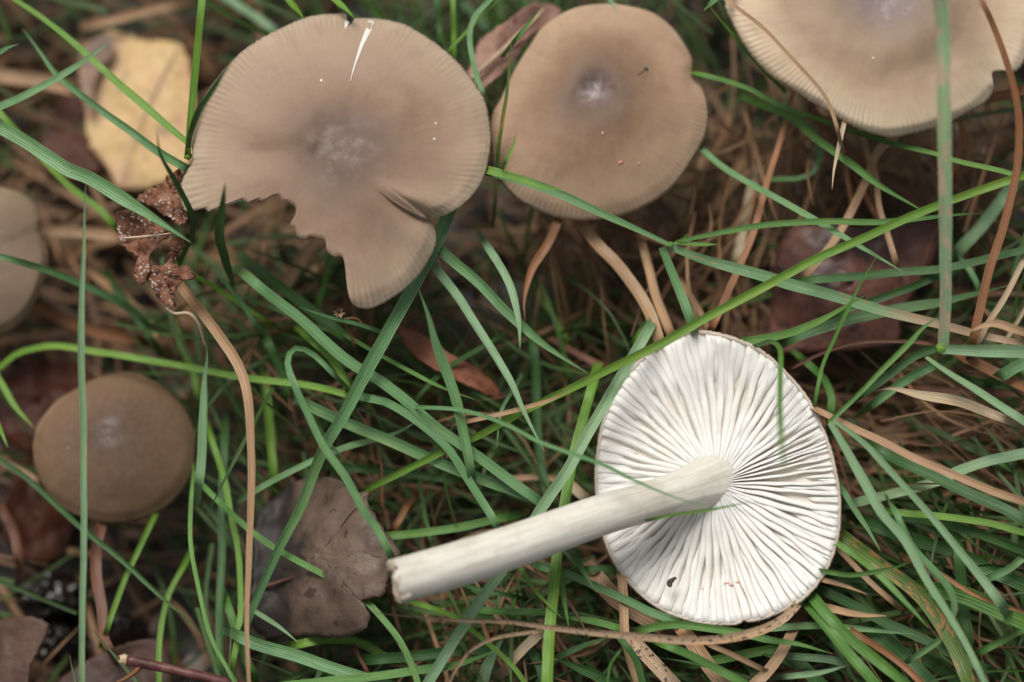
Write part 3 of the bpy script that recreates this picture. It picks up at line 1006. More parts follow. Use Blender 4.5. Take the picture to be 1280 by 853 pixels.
def stem_to_ground(parent, top, base, r0, r1, mat):
    mid = top.lerp(base, 0.5) + Vector((0.0008, 0.0006, 0))
    return link('stem', tube_mesh([top, top.lerp(base, .2), mid, base], [r0 * 1.25, r0, r0, r1], 20, 16), mat, parent)

STOPS1 = [(0.0, (0.145, 0.090, 0.061)), (0.16, (0.127, 0.074, 0.050)), (0.40, (0.219, 0.140, 0.094)), (0.68, (0.313, 0.213, 0.151)), (0.88, (0.364, 0.265, 0.186)), (1.0, (0.441, 0.343, 0.246))]
STOPS2 = [(0.0, (0.139, 0.093, 0.079)), (0.26, (0.154, 0.095, 0.063)), (0.50, (0.242, 0.148, 0.089)), (0.72, (0.366, 0.244, 0.159)), (0.90, (0.410, 0.279, 0.183)), (1.0, (0.455, 0.336, 0.231))]
STOPS3 = [(0.0, (0.166, 0.128, 0.111)), (0.18, (0.234, 0.165, 0.119)), (0.42, (0.309, 0.216, 0.147)), (0.60, (0.320, 0.220, 0.146)), (0.80, (0.509, 0.387, 0.260)), (1.0, (0.640, 0.522, 0.379))]
STOPS4 = [(0.0, (0.094, 0.061, 0.046)), (0.20, (0.097, 0.058, 0.036)), (0.50, (0.138, 0.083, 0.052)), (0.80, (0.166, 0.102, 0.060)), (0.93, (0.187, 0.116, 0.064)), (1.0, (0.286, 0.198, 0.127))]
STOPS5 = [(0.0, (0.192, 0.137, 0.095)), (0.2, (0.207, 0.144, 0.099)), (0.45, (0.229, 0.161, 0.109)), (0.7, (0.258, 0.182, 0.121)), (0.9, (0.281, 0.199, 0.133)), (1.0, (0.332, 0.247, 0.165))]
CAPM1 = cap_material('torn_cap_skin', STOPS1, bloom=0.14, bloom_r=0.26, stria=150, violet=(0.135, 0.097, 0.080))
CAPM2 = cap_material('round_cap_skin', STOPS2, bloom=0.42, bloom_r=0.18, stria=150, stria_amt=0.13, violet=(0.135, 0.103, 0.105))
CAPM3 = cap_material('pale_cap_skin', STOPS3, bloom=0.16, bloom_r=0.22, stria=156, stria_amt=0.16)
CAPM4 = cap_material('small_cap_skin', STOPS4, bloom=0.14, bloom_r=0.20, stria=90, stria_amt=0.13, stria_from=0.82, violet=(0.105, 0.080, 0.072))
CAPM5 = cap_material('left_cap_skin', STOPS5, bloom=0.2, bloom_r=0.25, stria=90, stria_amt=0.10)
GRP = 'brown-capped mushrooms'

def mushroom(label, base):
    e = empty('mushroom', base)
    return tag(e, label, 'mushroom', GRP)

# --- torn cap
O1 = [(320, 51), (303, 63), (287, 78), (265, 105), (252, 125), (244, 148), (240, 170), (239, 187), (240, 200), (233, 213), (226, 228), (225, 245), (230, 262), (242, 263), (255, 260), (261, 267), (266, 262), (285, 254),
      (300, 248), (310, 252), (320, 248), (328, 250), (337, 245), (347, 243), (353, 250), (361, 252), (369, 259), (368, 270), (362, 280), (368, 285), (371, 294), (380, 298), (388, 295), (397, 297), (406, 300), (409, 313), (417, 320),
      (427, 320), (431, 330), (433, 353), (437, 373), (445, 384), (460, 386), (475, 381), (495, 369), (515, 353), (532, 331), (543, 311), (546, 295), (542, 281), (535, 272), (543, 272), (560, 267), (580, 254), (595, 238), (605, 220), (611, 200), (614, 175), (612, 150),
      (605, 122), (585, 92), (565, 70), (540, 49), (510, 31), (490, 25), (467, 22), (450, 22), (443, 23), (438, 30), (434, 24), (430, 16), (407, 17), (382, 21), (350, 35)]
C1 = (424, 190)
RT1 = [(0, 192), (20, 170), (36, 140), (38, 152), (42, 162), (61, 187), (80, 199), (100, 205), (130, 208), (160, 208), (170, 200), (181, 186), (200, 186), (233, 175), (264, 175), (284, 174), (309, 183), (339, 193)]
def z1(rn, th, x, y):
    d = (th - 36.6 - 15 * max(0, 1 - rn) + 180) % 360 - 180
    z = 37.5 + 4.6 * (1 - min(1.2, rn) ** 2.2)
    z -= 1.3 * math.exp(-(((x - 405) / 40) ** 2 + ((y - 195) / 40) ** 2))
    z += 0.8 * math.sin(2 * R(th) + 0.6) * rn ** 2 + 0.5 * math.sin(5 * R(th)) * rn ** 3
    z -= 0.45 * sstep(0.9, 1.0, rn)
    g = sstep(0.34, 0.80, rn)
    if d > 0: z -= g * 1.9 * math.exp(-(d / 26.0) ** 2) * (1 - 0.55 * math.exp(-((d - 9) / 8.0) ** 2))
    else: z += g * (0.9 * math.exp(-((d + 8) / 9.0) ** 2) - 1.0 * math.exp(-(d / 4.0) ** 2))
    # pit beside the umbo, raised swelling, bruise dent
    z += 0.35 * math.exp(-(((x - 392) / 11) ** 2 + ((y - 178) / 12) ** 2))
    z += 0.6 * math.exp(-(((x - 425) / 24) ** 2 + ((y - 205) / 26) ** 2))
    z -= 0.5 * math.exp(-(((x - 478) / 20) ** 2 + ((y - 122) / 14) ** 2))
    z += 0.6 * math.exp(-(((x - 500) / 30) ** 2 + ((y - 130) / 25) ** 2))
    z -= 0.8 * math.exp(-(((x - 330) / 35) ** 2 + ((y - 195) / 18) ** 2))
    return z
m1 = mushroom('large torn brown mushroom with a jagged bite and white split', at(405, 190, 0.0))
me1, surf1 = build_cap(O1, C1, z1, RT1, K=1080, M=60, stria=150, jag=0.35, seed=1)
cap1 = link('cap', me1, [CAPM1, GILLM], m1)
def slit(name, pts, parent, mat=WHITEM):
    """pts: (x, y, half width px) -> split showing the flesh"""
    V, F, U = [], [], []
    n = len(pts)
    for i, (x, y, w) in enumerate(pts):
        for q, l in ((-1, 0.00004), (-0.55, 0.00012), (0.1, 0.00006), (0.7, 0.00016), (1, 0.00004)):
            V.append(surf1(x + q * w, y + q * w * 0.25, l)); U.append((q, i))
    for i in range(n - 1):
        for k in range(4):
            a = i * 5 + k
            F.append((a, a + 1, a + 6, a + 5))
    return link(name, mesh(V, F, U), mat, parent)
bpy.context.view_layer.update()
slit('split', [(464.5, 26, 3.2), (460.5, 38, 3.4), (456, 48, 3.0), (451.5, 58, 2.2), (447.5, 70, 1.6), (444, 80, 1.1), (441, 90, .8), (438, 102, .3)], cap1)
slit('split', [(434.5, 27, 2.6), (433, 31, 2.0), (431.5, 36, .5)], cap1)
stem_to_ground(m1, at(405, 195, .0365), at(405, 195, .0365) * 1.0 + Vector((0, 0.012, -0.0365)), 0.0026, 0.003, STEMD)

# --- round cap
O2 = [(613, 151), (616, 202), (623, 222), (637, 240), (656, 255), (691, 270), (726, 275), (772, 270), (807, 257), (842, 232), (867, 197), (883, 166), (886, 136), (878, 107), (867, 90), (865, 70), (847, 40), (822, 18), (792, 8), (756, 4), (716, 10), (681, 30), (662, 56), (643, 86), (626, 122)]
def z2(rn, th, x, y):
    z = 30.0 + 5.2 * (1 - min(1.2, rn) ** 2.0) - 0.3 * sstep(0.88, 1.0, rn)
    z -= 1.4 * math.exp(-((rn - 0.0) / 0.16) ** 2)
    z += 0.9 * math.exp(-(((x - 665) / 55) ** 2 + ((y - 185) / 45) ** 2))
    z -= 1.2 * math.exp(-(((x - 872) / 14) ** 2 + ((y - 96) / 16) ** 2))
    z += 0.5 * math.sin(3 * R(th) + 1) * rn ** 2
    return z
m2 = mushroom('whole round tan mushroom cap with dark centre, right of the torn one', at(745, 130, 0))
me2, surf2 = build_cap(O2, (744, 110), z2, None, K=1050, M=52, stria=150, jag=0.25, seed=2)
cap2 = link('cap', me2, [CAPM2, GILLM], m2)
stem_to_ground(m2, at(745, 112, .029), at(745, 112, .029) + Vector((0, 0.008, -0.029)), 0.0026, 0.003, STEMD)

# --- pale cap cropped by the top edge
O3 = [(905, 0), (915, 30), (936, 65), (960, 92), (987, 110), (1010, 125), (1032, 137), (1046, 146), (1072, 160), (1108, 171), (1132, 169), (1172, 159), (1192, 150), (1210, 140), (1230, 129), (1243, 113), (1242, 92), (1252, 88), (1270, 89), (1280, 78), (1291, 50), (1298, 0), (1285, -60), (1240, -120), (1170, -165), (1090, -175), (1010, -160), (945, -110), (908, -50)]
def z3(rn, th, x, y):
    z = 39.5 + 3.2 * (1 - min(1.2, rn) ** 2.4) - 0.8 * sstep(0.92, 1.0, rn)
    z -= 1.3 * math.exp(-((rn) / 0.3) ** 2)
    z -= 0.9 * math.exp(-((rn - 0.55) / 0.12) ** 2) * (0.6 + 0.4 * math.sin(R(th) * 2))
    z += 0.7 * math.sin(3 * R(th)) * rn ** 2
    return z
m3 = mushroom('pale striated mushroom cap cut off by the top edge at right', at(1105, 0, 0))
me3, surf3 = build_cap(O3, (1103, -2), z3, None, K=1092, M=56, stria=156, jag=0.4, seed=3, ripple=0.00004)
link('cap', me3, [CAPM3, GILLM], m3)
stem_to_ground(m3, at(1105, 0, .039), at(1105, 0, .039) + Vector((0, 0.004, -0.039)), 0.003, 0.0034, STEMD)

# --- small domed cap
O4 = [(41, 566), (43, 541), (52, 522), (70, 501), (95, 485), (115, 474), (140, 467), (165, 466), (190, 474), (215, 491), (235, 516), (245, 544), (244, 571), (237, 599), (219, 624), (198, 640), (172, 650), (140, 654), (110, 649), (86, 640), (67, 628), (52, 606), (44, 586)]
def z4(rn, th, x, y):
    z = 13.0 + 5.4 * (1 - min(1.1, rn) ** 2.0) - 0.4 * sstep(0.86, 1.0, rn)
    z += 0.5 * math.exp(-(((x - 175) / 40) ** 2 + ((y - 590) / 35) ** 2)) - 0.4 * math.exp(-(((x - 105) / 25) ** 2 + ((y - 545) / 40) ** 2)) + 0.25 * math.sin(2 * R(th) + 1) * rn ** 2
    return z
m4 = mushroom('small domed dark brown mushroom behind a tall upright blade', at(140, 570, 0))
me4, surf4 = build_cap(O4, (131, 536), z4, None, K=560, M=48, stria=90, jag=0.2, seed=4, ripple=0.00002)
link('cap', me4, [CAPM4, GILLM], m4)
stem_to_ground(m4, at(138, 550, .013), at(138, 550, .013) + Vector((0, 0.002, -0.013)), 0.0022, 0.0026, STEMD)

# --- blurred cap cut by the left edge
O5 = [(0, 234), (20, 238), (40, 250), (51, 270), (50, 290), (60, 310), (59, 338), (52, 360), (40, 385), (20, 408), (0, 418), (-40, 426), (-85, 405), (-115, 350), (-115, 295), (-85, 250), (-40, 232)]
def z5(rn, th, x, y):
    return 16 + 4.5 * (1 - min(1.1, rn) ** 2) - 1.0 * sstep(0.88, 1.0, rn) + 0.6 * math.sin(4 * R(th)) * rn ** 2
m5 = mushroom('pale blurred mushroom cap cut off by the left edge', at(-30, 325, 0))
me5, surf5 = build_cap(O5, (-30, 318), z5, None, K=520, M=40, stria=90, jag=0.2, seed=5, ripple=0.00002)
link('cap', me5, [CAPM5, GILLM], m5)
stem_to_ground(m5, at(-30, 320, .016), at(-30, 320, .016) + Vector((0, 0.003, -0.016)), 0.0024, 0.0028, STEMD)

# --- upturned mushroom with white gills
O6 = [(877, 413), (914, 420), (952, 437), (985, 466), (1013, 501), (1036, 550), (1048, 597), (1052, 634), (1048, 677), (1032, 719), (1003, 752), (961, 773), (936, 779), (931, 776), (924, 781), (910, 783), (867, 779), (821, 761), (783, 728), (760, 691), (748, 650), (743, 606), (746, 559), (757, 512), (783, 466), (816, 435), (844, 419)]
C6 = (893, 603)
def plane6(x, y): return 27.5 + (x - 897) * 0.028 - (y - 600) * 0.010
def edge6(f, x, y): return plane6(x, y) + 0.4 * math.exp(-(f / 0.24) ** 2) - 1.3 * math.sin(math.pi * min(1, f)) ** 1.2
def depth6(f): return 0.32 + 0.80 * math.sin(math.pi * min(1, max(0, f)) ** 0.8) ** 0.8
def out6():
    n = len(O6); V2 = [Vector((x, y, 0)) for x, y in O6]; d = []
    for i in range(n):
        a, b, c, e = V2[i - 1], V2[i], V2[(i + 1) % n], V2[(i + 2) % n]
        for k in range(20):
            t = k / 20
            p = 0.5 * ((2 * b) + (c - a) * t + (2 * a - 5 * b + 4 * c - e) * t * t + (3 * b - a - 3 * c + e) * t ** 3)
            d.append((p.x, p.y))
    return d
D6 = out6()
TH6 = sorted((math.degrees(math.atan2(y - C6[1], x - C6[0])) % 360, math.hypot(x - C6[0], y - C6[1])) for x, y in D6)
def r6(th): return smooth_r(TH6, th)
m6 = mushroom('upturned mushroom lying on the grass showing white gills and stem', at(893, 603, 0.012))
def upturned():
    rg = random.Random(21)
    K, M = 520, 22
    V, F, U, MI = [], [], [], []
    ths = [360 * k / K for k in range(K)]
    def P(f, th, z):
        r = r6(th) * f
        x = C6[0] + r * math.cos(R(th)); y = C6[1] + r * math.sin(R(th))
        return at(x, y, 0.001 * z(x, y))
    rows = []
    # floor between the gills, lip, outer skin
    for f in (0.06, 0.2, 0.35, 0.5, 0.65, 0.78, 0.88, 0.955):
        rows.append((f, lambda x, y, f=f: edge6(f, x, y) - depth6(f), 0))
    rows.append((0.974, lambda x, y: plane6(x, y) - 0.12, 1))
    rows.append((0.988, lambda x, y: plane6(x, y) + 0.05, 1))
    rows.append((1.0, lambda x, y: plane6(x, y) - 0.35, 1))
    rows.append((0.992, lambda x, y: plane6(x, y) - 0.9, 1))
    for f in (0.95, 0.85, 0.7, 0.5, 0.25, 0.02):
        rows.append((f, lambda x, y, f=f: plane6(x, y) - 1.2 - 7.0 * (1 - f ** 2.2), 1))
    for (f, zf, mi) in rows:
        for th in ths:
            jf = f + (rg.gauss(0, 0.0022) if 0.96 < f else 0)
            V.append(P(jf, th, zf)); U.append((th / 360, f))
    for i in range(len(rows) - 1):
        for k in range(K):
            a, b = i * K + k, i * K + (k + 1) % K
            F.append((a, a + K, b + K, b)); MI.append(rows[i + 1][2])
    F.append(tuple(range(K))); MI.append(0)
    me = mesh(V, F, U)
    me.polygons.foreach_set('material_index', MI)
    bm = bmesh.new(); bm.from_mesh(me); bmesh.ops.recalc_face_normals(bm, faces=bm.faces); bm.to_mesh(me); bm.free()
    cap = link('cap', me, [FLOORM, RIMM], m6)
    bpy.context.view_layer.update()
    # gills
    NL = 62
    def openness(th):
        d = (th + 14 + 180) % 360 - 180
        return math.exp(-(d / 24.0) ** 2)
    gills = []
    for i in range(NL):
        th = 360 * (i + rg.uniform(-0.16, 0.16)) / NL
        gills.append((th, 0.05 if math.cos(R(th)) > 0.15 else 0.13, 'long'))
        gills.append((th + 180 / NL + rg.uniform(-.7, .7), rg.choice((0.42, 0.5, 0.58, 0.66, 0.35, 0.72)), 'short'))
    for i in range(46):
        th = rg.uniform(-50, 60) if i < 24 else rg.uniform(0, 360)
        k = round((th / 360 * NL * 2 - 0.5)) + 0.5
        gills.append((360 * k / (NL * 2), rg.uniform(0.80, 0.88), 'tiny'))
    for (th, f0, kind) in gills:
        op = openness(th)
        ph, am = rg.uniform(0, 6.3), rg.uniform(0.5, 1.2) * (0.4 if op > 0.5 else 1.0)
        lean = 1.0 * (1 - 0.75 * op) + rg.uniform(-.16, .16)
        S = 16 if kind == 'long' else 11
        V, F = [], []
        for s in range(S + 1):
            t = s / S
            f = f0 + (0.976 - f0) * t
            r = r6(th) * f
            a = R(th) + R(am) * math.sin(ph + f * 9) * min(1, f * 1.6) / max(f, .3) * 0.55 + R(2.2) * math.sin(ph * 2 + 21 * f) * 0.11
            x = C6[0] + r * math.cos(a); y = C6[1] + r * math.sin(a)
            per = Vector((-math.sin(a), -math.cos(a), 0))           # world direction across the gill
            sp = 2 * math.pi * r / NL * 1e-4                         # spacing of the long gills
            if kind == 'long': w = sp * (1.16 + (0.60 - 1.16) * sstep(0.34, 0.66, f))
            elif kind == 'short': w = sp * 0.58 * sstep(-0.08, 0.30, t) + 0.00004
            else: w = sp * 0.18 * sstep(-0.1, 0.4, t) + 0.00004
            w *= (1 - 0.62 * op * (1.0 if kind != 'tiny' else 0.2))
            w = min(w, 0.0016)
            ze = edge6(f, x, y)
            dp = depth6(f) * (1.0 if kind == 'long' else sstep(-0.15, 0.4, t) * 0.92)
            if kind == 'long' and t > 0.96: dp *= 0.9
            zb = ze - depth6(f) - 0.15
            zt = zb + dp + 0.15 + 0.10 * math.sin(ph + f * 26) + (-0.12 if kind != 'long' else 0)
            pb = at(x, y, 0.001 * zb); pt_ = at(x, y, 0.001 * zt)
            ln = per * (lean * (zt - zb) * 0.00035)
            h = 0.001 * (zt - zb)
            for (q, hh, lf) in ((-0.5, 0.0, 0), (-0.5, 0.86, .86), (-0.36, 0.975, .975), (0.0, 1.0, 1), (0.36, 0.975, .975), (0.5, 0.86, .86), (0.5, 0.0, 0)):
                base = pb.lerp(pt_, hh)
                V.append(base + per * (q * w) + ln * lf)
        for s in range(S):
            for k in range(6):
                a_ = s * 7 + k
                F.append((a_, a_ + 1, a_ + 8, a_ + 7))
        F.append(tuple(range(6, -1, -1))); F.append(tuple(range(S * 7, S * 7 + 7)))
        me = mesh(V, F)
        bm = bmesh.new(); bm.from_mesh(me); bmesh.ops.recalc_face_normals(bm, faces=bm.faces); bm.to_mesh(me); bm.free()
        link('gill', me, GILLM, cap)
    # stem
    path = [(941, 586, 20.5), (909, 596, 23.2), (878, 606, 26.1), (846, 616, 28.9), (805, 629, 31.4), (750, 645, 33.3), (640, 684, 36.0), (560, 709, 37.3), (494, 727, 38.0)]
    Pw = [at(x, y, 0.001 * z) for x, y, z in path]
    nseg, sides = 60, 48
    pts = catmull(Pw, nseg)
    rad = [0.0036, 0.0042, 0.00300, 0.00250, 0.00246, 0.00254, 0.00260, 0.00266, 0.00270, 0.00272, 0.00270]
    V, F, U, MI = [], [], [], []
    L = 0
    for i, p in enumerate(pts):
        if i: L += (pts[i] - pts[i - 1]).length
        T = (pts[min(i + 1, nseg)] - pts[max(i - 1, 0)]).normalized()
        S_ = T.cross(AX).normalized(); Q = S_.cross(T)
        r = lerp_list(rad, i / nseg)
        for k in range(sides):
            a = 2 * math.pi * k / sides
            rr = r * (1 + 0.035 * noise.noise(Vector((math.cos(a) * 3.2, math.sin(a) * 3.2, L * 60))) + 0.02 * noise.noise(Vector((math.cos(a) * 11, math.sin(a) * 11, L * 40))) + 0.17 * max(0, 1 - L / 0.012) * noise.noise(Vector((math.cos(a) * 8, math.sin(a) * 8, 5))))
            q = p + S_ * (rr * math.cos(a)) + Q * (rr * math.sin(a))
            if i >= nseg - 1: q += T * (0.0011 if i == nseg else 0.0005) * noise.noise(Vector((math.cos(a) * 2.2, math.sin(a) * 2.2, 3)))
            V.append(q); U.append((k / sides, L))
    for i in range(nseg):
        for k in range(sides):
            a, b = i * sides + k, i * sides + (k + 1) % sides
            F.append((a, b, b + sides, a + sides))
    link('stem', mesh(V, F, U), STEMM, m6)
    # broken base of the stem, hollowed
    p = pts[-1]; T = (pts[-1] - pts[-3]).normalized(); S_ = T.cross(AX).normalized(); Q = S_.cross(T)
    V, F = [], []
    prof = [(1.0, -0.0004), (0.90, 0.0002), (0.70, 0.00005), (0.45, -0.0012), (0.15, -0.0022)]
    for (q, h) in prof:
        for k in range(sides):
            a = 2 * math.pi * k / sides
            rr = 0.00271 * q * (1 + 0.05 * noise.noise(Vector((math.cos(a) * 3, math.sin(a) * 3, q * 5))))
            V.append(p + S_ * (rr * math.cos(a)) + Q * (rr * math.sin(a)) + T * (h + 0.0010 * noise.noise(Vector((math.cos(a) * 2.5, math.sin(a) * 2.5, q * 4)))))
    for i in range(len(prof) - 1):
        for k in range(sides):
            a, b = i * sides + k, i * sides + (k + 1) % sides
            F.append((a, b, b + sides, a + sides))
    F.append(tuple(range((len(prof) - 1) * sides, len(prof) * sides)))
    tag(link('stem_base', mesh(V, F), flesh_material('broken_stem_base', (0.52, 0.43, 0.32), (0.28, 0.20, 0.13), fibre=False), m6), 'beige broken hollow end of the stem')
    # dark hollow in the side of the base
    hp = at(508, 744, 0.0392)
    bm = bmesh.new(); bmesh.ops.create_icosphere(bm, subdivisions=3, radius=1)
    for v in bm.verts:
        n = v.co.copy(); k = 1 + 0.3 * noise.noise(n * 2)
        v.co = hp + Vector((n.x * 0.0009 * k, n.y * 0.0005 * k + 0.0002 * n.x, n.z * 0.0003))
    me = bpy.data.meshes.new('mesh'); bm.to_mesh(me); bm.free()
    link('wound', me, RIMM, m6)
upturned()

# --- small bits on the mushrooms
def blob(name, label, cat, spots, mat, parent=None):
    bm = bmesh.new()
    for (c, rx, ry, rz, rot) in spots:
        g = bmesh.ops.create_icosphere(bm, subdivisions=3, radius=1)
        for v in g['verts']:
            n = v.co.copy()
            k = 1 + 0.25 * noise.noise(n * 1.8 + c * 500)
            q = Vector((n.x * rx * k, n.y * ry * k, n.z * rz * k))
            q.rotate(Matrix.Rotation(rot, 3, 'Z'))
            v.co = c + q
    me = bpy.data.meshes.new('mesh'); bm.to_mesh(me); bm.free()
    o = link(name, me, mat, parent)
    if parent is None:
        recenter(o)
        tag(o, label, cat)
    return o
def plain(name, col, rough=0.5):
    N = NT(name)
    pos = N.n('ShaderNodeNewGeometry').outputs['Position']
    c = N.mix(N.noise(pos, 2500, 3), tuple(x * 0.6 for x in col), tuple(min(1, x * 1.4) for x in col))
    p = N.n('ShaderNodeBsdfPrincipled'); N.l(c, p.inputs['Base Color']); p.inputs['Roughness'].default_value = rough
    N.l(p.outputs[0], N.out.inputs[0])
    return N.m
DEB = plain('dark_debris', (0.05, 0.04, 0.03))
g1 = at(838, 727, 0.0268)
blob('debris_speck', 'tiny dark speck stuck on the white gills of the upturned mushroom', 'debris',
     [(g1, .0005, .00032, .0003, 0.5), (g1 + Vector((.0004, .0003, .0001)), .0004, .0002, .00018, 0.4), (g1 + Vector((-.0001, -.0004, 0)), .00035, .0003, .00025, -0.2)], DEB)
s = [surf2(807, 86, .0001), surf2(803, 90, .00008), surf2(799, 93, .00008)]
blob('debris_speck', 'tiny dark speck with a tail on the round tan cap', 'debris', [(s[0], .0003, .00026, .0002, 0), (s[1], .00026, .00008, .00007, 0.7), (s[2], .00026, .00006, .00006, 0.6)], DEB)
for (x, y, r, col) in ((775, 202, .00038, (0.42, 0.15, 0.08)), (798, 204, .00025, (0.36, 0.20, 0.16)), (753, 166, .0002, (0.5, 0.30, 0.2)), (725, 61, .00018, (0.14, 0.09, 0.06)), (762, 71, .00014, (0.14, 0.09, 0.06)), (801, 175, .00014, (0.16, 0.09, 0.07)), (790, 112, .00014, (0.16, 0.1, 0.08))):
    blob('spot', None, None, [(surf2(x, y, -.00002), r, r * .85, .00005, 0)], plain('cap_spot', col), cap2)
PK = plain('pink_stain', (0.66, 0.36, 0.27))
for (x, y, rx) in ((908, 729, .0004), (915, 731, .00045), (922, 728, .0003), (880, 736, .0004)):
    blob('colour_patch', None, None, [(at(x, y, 0.001 * (edge6(0.7, x, y) + 0.12)), rx, .00012, .00008, 0.1)], PK, m6)
